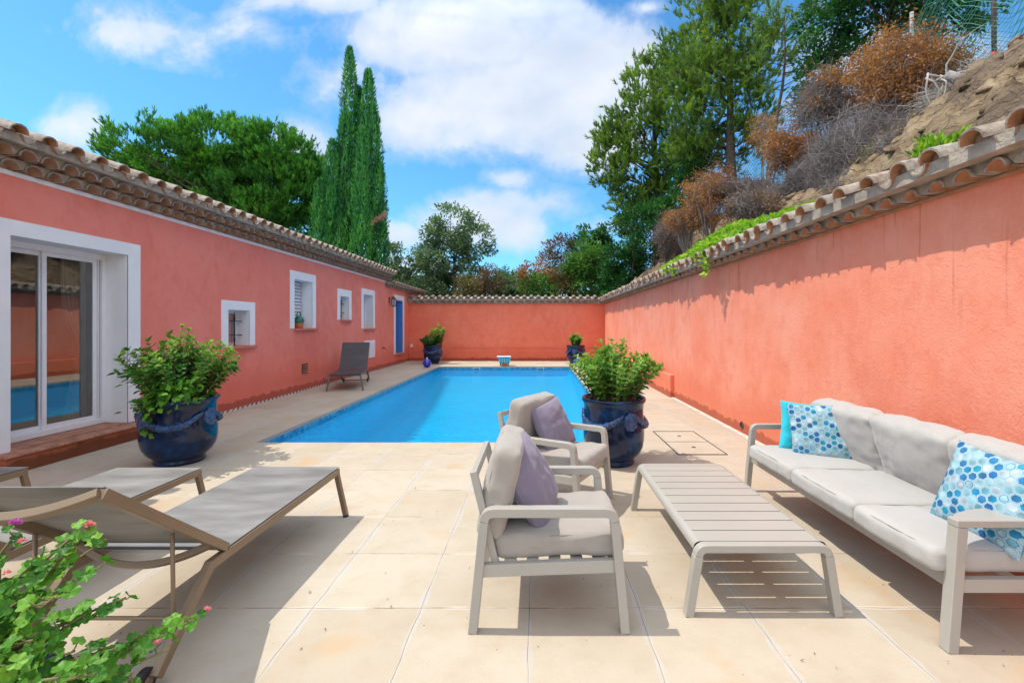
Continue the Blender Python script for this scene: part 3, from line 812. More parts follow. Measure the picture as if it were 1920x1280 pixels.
window('w2', .185, .185, 'tall window with closed white shutter and watering can on its sill', shut=True)
window('w3', .19, .20, 'small barred window between the two tall windows', (12.86, 13.05))
window('w4', .185, .18, 'tall narrow window above the low white hatch', depth=.30)
# low white wall hatch
hh_ = G().box(WX-.01, WX+.02, 14.43, 15.35, .44, 1.01)
ho = hb(hh_, 'wall_hatch', M['white'], bevel=.006)
hb(G().box(WX+.020, WX+.034, 14.52, 15.26, .52, .93), 'hatch_door', M['pvc'], ho, bevel=.008)
# blue door
s = G(); y0, y1, z0, z1 = OPEN['bd']
surround(s, 'bd', .20, .19); reveal(s, 'bd', .34)
bd = hb(s, 'blue_door', M['white'])
lf = G(); lf.box(WX-.33, WX-.29, y0+.02, y1-.02, z0+.01, z1-.01)
for zz in (z0+.15, z0+1.1): lf.box(WX-.292, WX-.282, y0+.15, y1-.15, zz, zz+.75)
hb(lf, 'door_leaf', M['blueshade'], bd, bevel=.006)
hb(G().box(WX-.275, WX+.004, y1-.035, y1-.004, z0+.01, z1-.02), 'shutter_leaf', M['bluepaint'], bd, bevel=.004)
hb(G().box(WX-.3, WX+.06, y0-.05, y1+.05, z0-.05, z0+.005), 'sill', M['sillpaint'], bd, bevel=.006)
# wall vent
vt = G().box(WX-.01, WX+.012, 10.60, 10.86, .38, .60, 0)
for k in range(4): vt.box(WX+.012, WX+.030, 10.615, 10.845, .395+k*.05, .42+k*.05, 1)
hb(vt, 'vent', [M['iron'], M['terra']])
tp = G(); tp.tube([(WX,16.1,.70),(WX+.10,16.1,.70),(WX+.13,16.1,.64)], .014, 8); tp.box(WX+.03, WX+.07, 16.06, 16.14, .725, .735)
tp.tube([(WX+.05,16.1,.70),(WX+.05,16.1,.73)], .008, 6)
hb(tp, 'tap', M['lampmetal'])

# lantern
ln = thing('wall_lantern', 'small rusty carriage lantern hung on the house wall beside the blue door', 'lantern', (WX, 16.85, 2.42))
G().box(-.002, .015, -.04, .04, -.10, .12).tube([(.01,0,.06),(.10,0,.15),(.17,0,.10)], .010, 8).build('bracket', M['lampmetal'], ln)
G().lathe([(.12,.04),(.10,.06),(.05,.12),(.03,.13),(.03,.16),(.01,.17)], (.17,0,0), 8).build('cap', M['lampmetal'], ln)
G().lathe([(.065,-.20),(.10,.035)], (.17,0,0), 6).build('glass', M['lampglass'], ln)
cg = G()
for k in range(6):
    a = 2*PI*k/6; cg.tube([(.17+.067*math.cos(a), .067*math.sin(a), -.20), (.17+.102*math.cos(a), .102*math.sin(a), .038)], .007, 5)
cg.lathe([(.072,-.225),(.072,-.20),(.02,-.195)], (.17,0,0), 8)
cg.build('cage', M['lampmetal'], ln)

# watering can pot on the sill
wc = thing('watering_can', 'green glazed watering jug with hoop handle and orange base standing on the window sill', 'watering can', (WX-.08, 10.62, 1.436))
G().lathe([(.075,0),(.085,.02),(.10,.09),(.105,.12),(.09,.121)], n=24).build('base', M['orangeclay'], wc, smooth=True)
G().lathe([(.103,.12),(.115,.15),(.118,.18),(.10,.23),(.06,.26),(.05,.28),(.045,.282)], n=24).build('body', M['greencan'], wc, smooth=True)
G().tube([(0,.09*math.cos(a), .25+.13*math.sin(a)) for a in [PI*k/12 for k in range(13)]], .013, 8).build('handle', M['greencan'], wc, smooth=True)
G().tube([(0,.10,.16),(0,.16,.19),(0,.21,.25)], [.03,.022,.016], 8).build('spout', M['greencan'], wc, smooth=True)

# ------------------------------------------------------------------ garden walls
rw = thing('garden_wall', 'sunlit salmon coloured garden wall with tiled coping right of the pool', 'wall', (RX, 9, 0))
def rb(gg, name, mats, par=rw, off=(RX,9,0), **k):
    gg.v = [(x-off[0], y-off[1], z-off[2]) for x, y, z in gg.v]
    return gg.build(name, mats, par, **k)
RT = 2.42
rb(G().box(RX, RX+.30, .6, BY+.3, -.05, RT+.02), 'wall_face', M['wall'])
rb(G().box(RX-.09, RX+.01, 9.5, BY, -.05, .47), 'plinth', M['wall'], bevel=.02, seg=3)
rb(G().box(RX-.035, RX+.02, .6, BY-.02, RT-.018, RT+.004), 'drip_course', M['tilein'], bevel=.004)
cp = G()
genoise(cp, (RX,.6,0), (0,1,0), (-1,0,0), BY-.62, RT+.005, .070, .155, .130, .215, .066, jit=.009)
roof_edge(cp, (RX,.6,0), (0,1,0), (-1,0,0), BY-.7, RT+.078, .32, .285, .088, .25, .42, rows=1, jit=.024)
rb(cp, 'tiled_coping', TM, angle=40)
cp = G(); roof_edge(cp, (RX+.30,.6,0), (0,1,0), (1,0,0), BY-.7, RT+.06, .12, .285, .08, .30, .42, rows=1, jit=.02)
rb(cp, 'rear_coping', TM, angle=40)
pv = G(); prof = [(.035,.012),(.055,.012),(.055,-.004),(.035,-.004)]
pipe = G(); n = 20; vs = []
for (r, x) in ((.034,RX+.08),(.034,RX-.012),(.05,RX-.012),(.05,RX+.0)):
    for k in range(n): a = 2*PI*k/n; vs.append((x, 6.36+r*math.cos(a), .11+r*math.sin(a)))
fs = [(i*n+k, i*n+(k+1) % n, (i+1)*n+(k+1) % n, (i+1)*n+k) for i in range(3) for k in range(n)]
pipe.add(vs, fs, 0); pipe.add([(RX-.003, 6.36+.034*math.cos(2*PI*k/n), .11+.034*math.sin(2*PI*k/n)) for k in range(n)], [tuple(range(n))], 1)
rb(pipe, 'drain_pipe', [M['lampmetal'], M['black']])

bw = thing('garden_wall', 'shaded orange red end wall with tiled coping behind the pool', 'wall', (-1.3, BY, 0))
def bb(gg, name, mats, par=bw, **k): return rb(gg, name, mats, par, (-1.3,BY,0), **k)
BT = 2.44
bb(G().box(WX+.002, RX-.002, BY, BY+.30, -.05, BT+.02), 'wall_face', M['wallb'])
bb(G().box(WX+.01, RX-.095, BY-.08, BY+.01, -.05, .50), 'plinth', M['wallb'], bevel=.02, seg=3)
cp = G()
genoise(cp, (WX+.02,BY,0), (1,0,0), (0,-1,0), RX-WX-.3, BT+.005, .10, .14, .12, .30, .10, jit=.008)
roof_edge(cp, (WX+.02,BY,0), (1,0,0), (0,-1,0), RX-WX-.3, BT+.11, .27, .30, .092, .27, .42, rows=1, jit=.014)
bb(cp, 'tiled_coping', [M['tiledark'], M['tileout'], M['mortar']], angle=40)
sk = bb(G().box(-5.40,-5.30, BY-.02,BY+.002, .58,.70), 'wall_socket', M['pvc'], bevel=.006)

# ------------------------------------------------------------------ cushions
def cushion_mesh(a, b, c, r=.04, puff=.015, n=26, seed=0, wr=.006, sag=0, crown=None):
    """half sizes a,b,c; rounded box with puffed faces and soft wrinkles"""
    V = {}; F = []; vs = []
    def vert(i, j, k):
        key = (i, j, k)
        if key in V: return V[key]
        p = Vector((i/n*2-1, j/n*2-1, k/n*2-1))
        # denser at edges
        f = lambda t: math.sin(t*PI/2)
        p = Vector((f(p.x)*a, f(p.y)*b, f(p.z)*c))
        q = Vector((max(-a+r, min(a-r, p.x)), max(-b+r, min(b-r, p.y)), max(-c+r, min(c-r, p.z))))
        d = p-q
        if d.length > 1e-9: p = q + d.normalized()*r
        ux, uy, uz = p.x/a, p.y/b, p.z/c
        p.z += puff*(1-ux*ux)*(1-uy*uy)*uz
        p.x += puff*.35*(1-uy*uy)*(1-uz*uz)*ux; p.y += puff*.3*(1-ux*ux)*(1-uz*uz)*uy
        s_ = Vector((p.x*5+seed*7.1, p.y*5, p.z*5))
        w1 = mnoise.noise(s_)+.5*mnoise.noise(s_*2.6)
        ridge = 1-abs(mnoise.noise(s_*1.7+Vector((3,1,7))))*2
        edgef = max(abs(ux), abs(uy))**4
        dn = d.normalized() if d.length > 1e-9 else Vector((0,0,1 if uz > 0 else -1))
        r3 = 1-abs(mnoise.noise(Vector((p.x*9+seed, p.y*3.5, p.z*9)))+.4*mnoise.noise(s_*3))*3.2
        p += dn*(wr*w1 + wr*1.3*max(0, ridge)*(.4+edgef) + wr*.55*max(0, r3))
        p.z -= sag*(1-ux*ux)
        V[key] = len(vs); vs.append(p); return V[key]
    for i in range(n):
        for j in range(n):
            for k in (0, n):
                q = [vert(i,j,k), vert(i+1,j,k), vert(i+1,j+1,k), vert(i,j+1,k)]; F.append(q if k else q[::-1])
                q = [vert(i,k,j), vert(i+1,k,j), vert(i+1,k,j+1), vert(i,k,j+1)]; F.append(q[::-1] if k else q)
                q = [vert(k,i,j), vert(k,i+1,j), vert(k,i+1,j+1), vert(k,i,j+1)]; F.append(q if k else q[::-1])
    gg = G(); gg.add(vs, F); return gg

def cushion(name, parent, mat, a, b, c, loc, rot=(0,0,0), seam=True, **k):
    o = cushion_mesh(a, b, c, **k).build(name, mat, parent, smooth=True)
    o.location = loc; o.rotation_euler = rot
    sb = o.modifiers.new('subsurf', 'SUBSURF'); sb.levels = 1; sb.render_levels = 1
    if seam:
        pp = []
        r = k.get('r', .04)
        for t in range(65):
            an = 2*PI*t/64; cx, cy = math.cos(an), math.sin(an)
            ex_ = 5.0
            rr = (abs(cx)**ex_+abs(cy)**ex_)**(-1/ex_)
            x, y = cx*rr*(a-.006), cy*rr*(b-.006)
            s_ = Vector((x*5+k.get('seed',0)*7.1, y*5, c*.6*5))
            pp.append((x*1.008, y*1.008, (c-r*.28)+.003*mnoise.noise(s_*3)))
        G().tube(pp, .0022, 5).build('seam', M['piping'], o, smooth=True)
    return o

def pillow_mesh(half, thick, n=40, seed=0, mat=None, name='pillow', parent=None, hexes=False, hexsize=.0255):
    if hexes: n = 170
    us = np.linspace(-1, 1, n+1)
    Us, Vs = np.meshgrid(us, us, indexing='ij')
    def side(sgn):
        t = (1-np.abs(Us)**2.6)*(1-np.abs(Vs)**2.6)
        z = sgn*thick*np.power(np.clip(t, 0, 1), .45)
        pinch = 1-.07*(1-Vs**2)*np.abs(Us)**3
        pinch2 = 1-.07*(1-Us**2)*np.abs(Vs)**3
        X = Us*half*pinch; Y = Vs*half*pinch2
        P = np.stack([X, Y, z], -1).reshape(-1, 3)
        for i in range(len(P)) if n <= 60 else []:
            s_ = Vector((P[i,0]*7+seed*5, P[i,1]*7, sgn))
            wv = .5*mnoise.noise(s_)+.35*mnoise.noise(s_*2.3)
            P[i,2] += sgn*.02*wv*min(1, abs(P[i,2])/thick*1.3)
        if n > 60:
            x, y = P[:,0], P[:,1]
            wv = .5*np.sin(x*19+seed)*np.cos(y*13+seed*2)+.3*np.sin(x*41+y*17+seed)
            P[:,2] += sgn*.008*wv*np.minimum(1, np.abs(P[:,2])/thick)
        return P
    A, B = side(1), side(-1); m_ = n+1
    idx = np.arange(m_*m_).reshape(m_, m_)
    q = np.stack([idx[:-1,:-1], idx[1:,:-1], idx[1:,1:], idx[:-1,1:]], -1).reshape(-1, 4)
    if hexes:  # back side coarse is unnecessary: same grid
        pass
    V = np.concatenate([A, B]); F = np.concatenate([q, q[:, ::-1]+m_*m_])
    o = np_mesh(name, V, F, mat, parent, smooth=True)
    if hexes:
        me = o.data
        x, y = V[:,0]/hexsize, V[:,1]/hexsize
        # axial hex rounding (pointy top)
        qx = (math.sqrt(3)/3*x - y/3)/1.0; rz = (2/3*y)
        X_, Z_ = qx, rz; Y_ = -X_-Z_
        rx, ry, rz_ = np.round(X_), np.round(Y_), np.round(Z_)
        dx, dy, dz = abs(rx-X_), abs(ry-Y_), abs(rz_-Z_)
        c1 = (dx > dy) & (dx > dz); c2 = ~c1 & (dy > dz); c3 = ~c1 & ~c2
        rx = np.where(c1, -ry-rz_, rx); rz_ = np.where(c3, -rx-ry, rz_)
        cx = math.sqrt(3)*(rx+rz_/2); cy = 1.5*rz_
        lx, ly = abs(x-cx), abs(y-cy)
        dist = np.maximum(lx, lx*.5+ly*math.sqrt(3)/2)/(math.sqrt(3)/2)   # 0..1
        h = np.sin(rx*127.1+rz_*311.7+seed*17)*43758.5453; h = h-np.floor(h)
        h2 = np.sin(rx*269.5+rz_*183.3+seed*31)*43758.5453; h2 = h2-np.floor(h2)
        pal = np.array([(.015,.20,.50), (.01,.36,.62), (.02,.45,.60), (.30,.68,.76), (.50,.78,.82), (.72,.86,.88), (.56,.80,.84), (.80,.88,.90), (.04,.28,.56), (.42,.72,.80)])
        col = pal[(h*10).astype(int) % 10]
        wash = (.85+.3*np.sin(x*1.7+h*9)*np.cos(y*1.3+h2*7))[:,None]; col = np.clip(col*wash, 0, 1)
        ring = (dist > .80)[:,None]; white = np.array([.70,.80,.82])
        col = np.where(ring, white, col)
        line = ((dist > .92))[:,None]; col = np.where(line, np.array([.36,.58,.66]), col)
        inner = ((dist > .66) & (dist <= .80) & (h2 > .80))[:,None]; col = np.where(inner, np.array([.03,.28,.45]), col)
        back = np.zeros(len(V), bool); back[m_*m_:] = True
        col[back] = (.03,.45,.58)
        ca = me.color_attributes.new('print', 'FLOAT_COLOR', 'POINT')
        ca.data.foreach_set('color', np.concatenate([col, np.ones((len(col),1))], 1).astype(np.float32).ravel())
    return o
m, nt, bs = nm('hexagon_print'); T = NT(nt)
a = T.n('ShaderNodeAttribute', attribute_name='print').outputs['Color']
p = T.coord(); nn_ = T.noise(p, 30, 4)
T.L.new(T.mix(1.0, a, (.55,.62,.66,1), 'MULTIPLY'), bs.inputs['Base Color'])
bs.inputs['Roughness'].default_value = .85; T.L.new(T.bump(T.noise(p, 9, 3), .25, .02), bs.inputs['Normal'])
M['hexprint'] = m

# ------------------------------------------------------------------ armchairs
def side_frame(parent, y, mat, xr=.0, arm=True, wide=None, fx=.33, rx=-.325, ffx=.39, rfx=-.39, h=.61, wl_=.052, ws=.045):
    """front leg, armrest, rear leg"""
    zt = h-ws/2
    path = rounded([(ffx-ws/2+.005, y, 0), (fx-.012, y, zt), (rx+.012, y, zt), (rfx+ws/2-.005, y, 0)], .045, 6)
    # path: [foot] arc(7) arc(7) [foot]
    A = (0, 1, 0)
    G().sweep([path[0], path[1]], A, wl_, ws).build('leg', mat, parent, bevel=.004)
    G().sweep(path[1:15], A, wl_, ws).build('armrest', mat, parent, bevel=.004)
    G().sweep([path[14], path[15]], A, wl_, ws).build('leg', mat, parent, bevel=.004)

def make_armchair():
    t = thing('armchair', 'x', 'armchair'); A = M['alu']
    for y in (-.32, .32): side_frame(t, y, A)
    f = G()
    for y in (-.315, .315):
        f.sweep([(-.335,y,.300), (.345,y,.325)], (0,1,0), .036, .062)
    f.box(.300, .335, -.297, .297, .285, .338); f.box(-.300, -.265, -.297, .297, .275, .325)
    for i in range(5): f.box(-.22+i*.11, -.16+i*.11, -.297, .297, .325, .340)
    f.build('seat_frame', A, t, bevel=.003)
    bf = G()
    for y in (-.285, .285): bf.sweep([(-.255,y,.28), (-.375,y,.775)], (0,1,0), .032, .036)
    bf.sweep([(-.370,-.269,.755), (-.370,.269,.755)], (.24,0,-.97), .036, .028)
    for zz in (.40, .52, .64): bf.sweep([(-.265-(zz-.33)*.24,-.269,zz), (-.265-(zz-.33)*.24,.269,zz)], (.24,0,-.97), .03, .012)
    bf.build('backrest_frame', A, t, bevel=.003)
    cushion('seat_cushion', t, M['cushion'], .315, .288, .058, (.055, 0, .405), (0, R(-1.5), 0), r=.035, puff=.012, seed=1)
    cushion('back_cushion', t, M['cushion'], .225, .285, .068, (-.252, 0, .655), (0, R(-76), 0), r=.034, puff=.024, seed=2, wr=.0045)
    return t
a1 = make_armchair(); a1['label'] = 'nearer armchair with grey frame and cushions seen side on, lavender pillow against its back'
a1.location = (.058, 2.555, 0); a1['group'] = 'armchairs around the coffee table'
a2 = copy_tree(a1); a2['label'] = 'farther armchair angled toward the camera beside the blue pot and pool edge'
a2.location = (.153, 3.88, 0); a2.rotation_euler = (0,0,R(-29.4))
def put_pillow(o, mtx, label, cat='cushion', group=None):
    o.matrix_world = mtx; return tag(o, label, cat, group)
def pose(base_loc, base_rz, loc, yaw=0, lean=0, roll=0):
    """pillow plane normal initially +z -> stand it up facing local +x, lean back, roll in plane, yaw about z"""
    return (Matrix.Translation(base_loc) @ Matrix.Rotation(base_rz, 4, 'Z') @ Matrix.Translation(loc) @ Matrix.Rotation(yaw, 4, 'Z')
            @ Matrix.Rotation(R(90)-lean, 4, 'Y') @ Matrix.Rotation(roll, 4, 'Z'))
pl1 = pillow_mesh(.215, .075, n=44, seed=3, mat=M['lavender'], name='throw_pillow')
put_pillow(pl1, pose(a1.location, 0, (-.085, -.05, .645), R(-20), R(25), R(15)), 'lavender grey pillow leaning in the nearer armchair', 'pillow', 'lavender pillows on the armchairs')
pl2 = pl1.copy(); COL.objects.link(pl2)
put_pillow(pl2, pose(a2.location, R(-29.4), (-.045, .05, .635), R(-10), R(24), R(8)), 'lavender grey pillow in the farther armchair by the pool', 'pillow', 'lavender pillows on the armchairs')

# ------------------------------------------------------------------ coffee table
ct = thing('coffee_table', 'low pale slatted metal coffee table between the armchairs and the sofa', 'table', (1.17, 3.035, 0))
A = M['alu']; h = .37; ws = .05
for sy, yy_ in ((-1, -.672), (1, .672)):
    path = rounded([(-.385, yy_, 0), (-.330, yy_, h-.02), (.330, yy_, h-.02), (.385, yy_, 0)], .04, 6)
    G().sweep([path[0], path[1]], (0,1,0), .05, .045).build('leg', A, ct, bevel=.004)
    G().sweep([path[14], path[15]], (0,1,0), .05, .045).build('leg', A, ct, bevel=.004)
    G().sweep(path[1:15], (0,1,0), .05, .04).build('end_rail', A, ct, bevel=.004)
for sx in (-1, 1):
    pr = G(); prof = []
    for k in range(7):
        a = PI/2*k/6; prof.append((sx*(.315+.035*math.sin(a)), h-.035+.035*math.cos(a)))
    prof += [(sx*.350, h-.042), (sx*.315, h-.042)]
    vs = [(x, y, z) for y in (-.647, .647) for x, z in prof]; m_ = len(prof)
    pr.add(vs, [(i, (i+1) % m_, m_+(i+1) % m_, m_+i) for i in range(m_)])
    pr.build('side_rail', A, ct, angle=40)
n = 10; y0 = -.645; pw_ = 1.29/n
for i in range(n):
    G().box(-.3145, .3145, y0+i*pw_+.005, y0+(i+1)*pw_-.005, h-.018, h-.001).build('slat', A, ct, bevel=.0015)
G().box(-.02, .02, -.645, .645, h-.045, h-.019).build('centre_bar', A, ct)

# ------------------------------------------------------------------ sofa
sf = thing('sofa', 'three seat outdoor sofa with pale frame and cushions along the right wall', 'sofa', (2.275, 3.115, 0), R(180))
for y in (-1.01, ): side_frame(sf, y, A, wl_=.05)
y = 1.01
path = rounded([(.39-.0225+.005, y, 0), (.318, y, .5875), (-.313, y, .5875), (-.39+.0225-.005, y, 0)], .045, 6)
G().sweep([path[0], (.329, y, .5748)], (0,1,0), .055, .05).build('leg', A, sf, bevel=.004)
G().sweep([path[15], (-.329, y, .5748)], (0,1,0), .055, .05).build('leg', A, sf, bevel=.004)
ag = G()
pts = []
nn = 24
for k in range(nn+1):
    x = .356 - .71*k/nn; wv = math.sin(PI*min(1, max(0, (k-1)/(nn-2))))**.7
    pts.append((x, y-.0275-.10*wv))
outer = [(x, y+.0275) for x, _ in pts]
vs = [(x, yy2, z) for z in (.575, .61) for (x, yy2) in pts] + [(x, yy2, z) for z in (.575, .61) for (x, yy2) in outer]
m_ = nn+1; fs = []
for k in range(nn):
    fs += [(m_+k, m_+k+1, 3*m_+k+1, 3*m_+k), (k, 2*m_+k, 2*m_+k+1, k+1), (k, k+1, m_+k+1, m_+k), (2*m_+k, 3*m_+k, 3*m_+k+1, 2*m_+k+1)]
fs += [(0, m_, 3*m_, 2*m_), (nn, 2*m_+nn, 3*m_+nn, m_+nn)]
ag.add(vs, fs); ag.build('armrest', A, sf, bevel=.006, seg=3)
f = G()
f.box(.305, .345, -.984, .984, .268, .335); f.box(-.335, -.295, -.984, .984, .268, .335)
for yy2 in (-1.005, 1.005): f.sweep([(-.335,yy2,.302), (.345,yy2,.302)], (0,1,0), .036, .062)
for i in range(8): f.box(-.295, .305, -.86+i*.235, -.80+i*.235, .31, .334)
f.build('seat_frame', A, sf, bevel=.003)
bf = G()
for yy2 in (-.96, -.32, .32, .96): bf.sweep([(-.255,yy2,.28), (-.375,yy2,.775)], (0,1,0), .032, .036)
bf.sweep([(-.372,-.944,.76), (-.372,.944,.76)], (.24,0,-.97), .036, .028)
bf.build('backrest_frame', A, sf, bevel=.003)
for i, (yw, hw) in enumerate(((3.66,.325),(2.995,.328),(2.395,.268))):
    cushion('seat_cushion', sf, M['sofacush'], .355, hw, .058, (.065+.006*((i*7) % 3), 3.115-yw, .397), (0, R(-1), R((.6,-.4,.5)[i])), r=.036, puff=.014, seed=10+i, wr=.003)
for i, (yw, hw) in enumerate(((3.60,.325),(2.955,.312),(2.395,.245))):
    cushion('back_cushion', sf, M['sofacush'], .215, hw, .08, (-.225, 3.115-yw, .652), (0, R(-73), R((1,-1.5,1)[i])), r=.036, puff=.03, seed=20+i, wr=.007)
SB = Vector((2.275, 3.115, 0))
def wpose(loc, yaw, lean, roll):
    return (Matrix.Translation(loc) @ Matrix.Rotation(yaw, 4, 'Z') @ Matrix.Rotation(R(90)-lean, 4, 'Y') @ Matrix.Rotation(roll, 4, 'Z'))
def hexp(name, seed): return pillow_mesh(.222, .065, seed=seed, mat=M['hexprint'], name=name, hexes=True)
h1 = hexp('throw_pillow', 1)
put_pillow(h1, wpose((2.29, 3.68, .642), R(247), R(14), R(4)), 'blue and white hexagon print pillow at the far end of the sofa', 'pillow', 'hexagon print pillows')
h2 = hexp('throw_pillow', 5)
put_pillow(h2, wpose((2.262, 2.29, .645), R(186), R(19), R(-5)), 'blue and white hexagon print pillow tilted behind the near sofa armrest', 'pillow', 'hexagon print pillows')
t1 = pillow_mesh(.205, .06, n=40, seed=7, mat=M['turq'], name='throw_pillow')
put_pillow(t1, wpose((2.27, 3.84, .642), R(255), R(10), R(-4)), 'plain turquoise pillow mostly hidden behind the far hexagon print pillow', 'pillow', 'turquoise pillows')
t2 = t1.copy(); COL.objects.link(t2)
put_pillow(t2, wpose((2.37, 2.16, .675), R(180), R(16), R(6)), 'plain turquoise pillow tucked behind the tilted hexagon print pillow at the near end', 'pillow', 'turquoise pillows')

# ------------------------------------------------------------------ sun loungers
def make_lounger(theta, fm, sm, label):
    t = thing('sun_lounger', label, 'sun lounger'); W = .345
    th = R(theta); L = .83; H = .385; hz = .355
    ct_, st_ = math.cos(th), math.sin(th)
    for sx in (-1, 1):
        x = sx*(W-.018)
        G().sweep([(x,1.31,hz), (x,-.09,hz), (x,-.40,.055)], (1,0,0), .036, .045).build('side_rail', fm, t, bevel=.004)
        G().sweep([(x,1.285,hz-.0), (sx*(W+.045),1.31,.012)], (0,1,0), .038, .034).build('leg', fm, t, bevel=.004)
        G().tube([(sx*(W+.045)-.0,1.31,0), (sx*(W+.045),1.31,.014)], .022, 10).build('foot_cap', M['black'], t)
        wh = G(); wx = sx*(W-.05)
        wh.tube([(wx-.015,-.415,.05),(wx+.015,-.415,.05)], .05, 20, 0); wh.tube([(wx-.022,-.415,.05),(wx+.022,-.415,.05)], .02, 12, 1)
        wh.build('wheel', [M['black'], fm], t, bevel=.004)
        # back stile
        p0 = Vector((x, .02, hz+.03)); p1 = p0 + Vector((0, -ct_*L, st_*L))
        G().sweep([p0, p1], (1,0,0), .034, .042).build('back_stile', fm, t, bevel=.004)
    # bowed head bar and lower bar
    nb = 16
    def bow(s0, depth):
        out = []
        for k in range(nb+1):
            u_ = k/nb*2-1; d_ = depth*(1-u_*u_)
            c_ = Vector((u_*(W-.018), .02-ct_*s0, hz+.03+st_*s0)) + Vector((0,-st_,-ct_))*d_
            out.append(c_)
        return out
    G().sweep(bow(L, .085), (0,-ct_,st_), .04, .032).build('head_bar', fm, t, bevel=.004)
    G().sweep(bow(.10, .10), (0,-ct_,st_), .034, .03).build('lower_bar', fm, t, bevel=.004)
    G().box(-W+.036, W-.036, 1.235, 1.27, hz-.02, hz+.012).build('cross_bar', fm, t, bevel=.003)
    G().box(-W+.036, W-.036, .42, .45, hz-.022, hz).build('cross_bar', fm, t, bevel=.003)
    G().tube([(-W+.05,-.415,.05),(W-.05,-.415,.05)], .012, 8).build('axle', fm, t)
    # prop: U of round rod standing on the sloped rails
    y1 = -.28; s1 = (.02-y1)/ct_; zt = hz+.0+st_*s1
    pr = G(); pr.tube([(-W+.045,y1,zt), (-W+.040,y1-.0,.24), (-W+.06,y1,.222), (W-.06,y1,.222), (W-.040,y1,.24), (W-.045,y1,zt)], .0085, 8)
    pr.build('prop', fm, t, smooth=True)
    # slings
    def sheet(P0, D, N, L_, w_, sag_, name):
        vs = []; fs = []; nu, nv = 10, 18
        for side in (0, 1):
            for j in range(nv+1):
                for i in range(nu+1):
                    u_ = i/nu*2-1; s_ = j/nv
                    d_ = sag_*(1-u_*u_)*math.sin(PI*min(1, s_*1.0))**.5 if 0 < s_ < 1 else 0
                    vs.append(P0 + Vector((u_*w_,0,0)) + D*(L_*s_) - N*(d_+side*.004))
        m2 = (nu+1)*(nv+1)
        for j in range(nv):
            for i in range(nu):
                a = j*(nu+1)+i; q = (a, a+1, a+nu+2, a+nu+1); fs.append(q); fs.append(tuple(m2+k for k in q[::-1]))
        for j in range(nv):
            for i in (0, nu): a = j*(nu+1)+i; fs.append((a, a+nu+1, m2+a+nu+1, m2+a))
        for i in range(nu):
            for j in (0, nv): a = j*(nu+1)+i; fs.append((a, a+1, m2+a+1, m2+a))
        gg = G(); gg.add(vs, fs); return gg.build(name, sm, t, angle=50)
    sheet(Vector((0,.0,H)), Vector((0,1,0)), Vector((0,0,1)), 1.325, W-.012, .012, 'seat_sling')
    Nn = Vector((0, st_, ct_))
    sheet(Vector((0,.02,hz+.03))+Nn*.024, Vector((0,-ct_,st_)), Nn, L+.005, W-.014, .014, 'back_sling')
    return t
l1 = make_lounger(38, M['alutaupe'], M['sling'], 'taupe mesh sun lounger in the foreground with its raised back toward the camera')
l1.location = (-1.895, 2.27, 0); l1['group'] = 'taupe sun loungers lined up on the terrace'
l2 = copy_tree(l1, label='taupe sun lounger in the middle, just in front of the large blue pot'); l2.location = (-2.965, 2.25, 0)
l3 = copy_tree(l1, label='taupe sun lounger at the left edge beside the door step, mostly cut off'); l3.location = (-4.345, 2.27, 0)
l4 = make_lounger(51, M['aludark'], M['slingdark'], 'dark charcoal sun lounger with upright back standing alone against the house wall')
l4.location = (-4.72, 11.7, 0); l4.rotation_euler = (0,0,R(194))

# ------------------------------------------------------------------ foliage engine
def leaf_quads(P, D, Nn, L, W):
    """diamond leaves: returns V (4n,3), F (n,4)"""
    n = len(P); D = D/np.linalg.norm(D, axis=1, keepdims=True)
    S = np.cross(D, Nn); S /= (np.linalg.norm(S, axis=1, keepdims=True)+1e-9)
    U = np.cross(S, D)
    L = L[:,None]; W = W[:,None]
    V = np.stack([P, P+D*L*.45+S*W*.5+U*W*.12, P+D*L, P+D*L*.45-S*W*.5+U*W*.12], 1).reshape(-1, 3)
    F = np.arange(4*n).reshape(n, 4)
    return V, F
def rdir(n):
    v = rng.normal(size=(n,3)); return v/np.linalg.norm(v, axis=1, keepdims=True)

def leaves_obj(name, P, D, Nn, L, W, mat, parent, rnd=None):
    V, F = leaf_quads(P, D, Nn, L, W)
    return np_mesh(name, V, F, mat, parent, rnd=rng.random(len(P)) if rnd is None else rnd)

def clumps_on(lobes, per_area=1.0, inner=.55):
    """lobes: (x,y,z,rx,ry,rz); scatter clump centres through the outer volume"""
    out = []; nrm = []
    for (x,y,z,rx,ry,rz) in lobes:
        n = max(3, int(per_area*(rx*ry+ry*rz+rx*rz)*1.4))
        d = rdir(n); r = inner+(1-inner)*rng.random(n)**.6
        out.append(np.array([x,y,z])+d*np.array([rx,ry,rz])*r[:,None]); nrm.append(d)
    return np.concatenate(out), np.concatenate(nrm)

def broad_crown(name, lobes, mat, parent, per_area=2.2, cr=.38, nleaf=70, L=.14, W=.08, inner=.5, droop=0., squash=.7):
    C, N = clumps_on(lobes, per_area, inner); n = len(C)
    sz = cr*(.6+.8*rng.random(n))
    cnt = nleaf
    ci = np.repeat(np.arange(n), cnt)
    d = rdir(len(ci)); rr = rng.random(len(ci))**.45
    off = d*rr[:,None]*sz[ci][:,None]; off[:,2] *= squash
    P = C[ci]+off
    D = d*.7+N[ci]*.5+rng.normal(size=d.shape)*.35; D[:,2] -= droop
    Nn = rdir(len(ci))*.8+np.array([0,0,1.0])
    Ls = L*(.6+.8*rng.random(len(ci))); Ws = W*(.6+.8*rng.random(len(ci)))
    rn = np.clip(.55*rng.random(len(ci))+.45*rng.random(n)[ci], 0, 1)
    return leaves_obj(name, P, D, Nn, Ls, Ws, mat, parent, rn), C

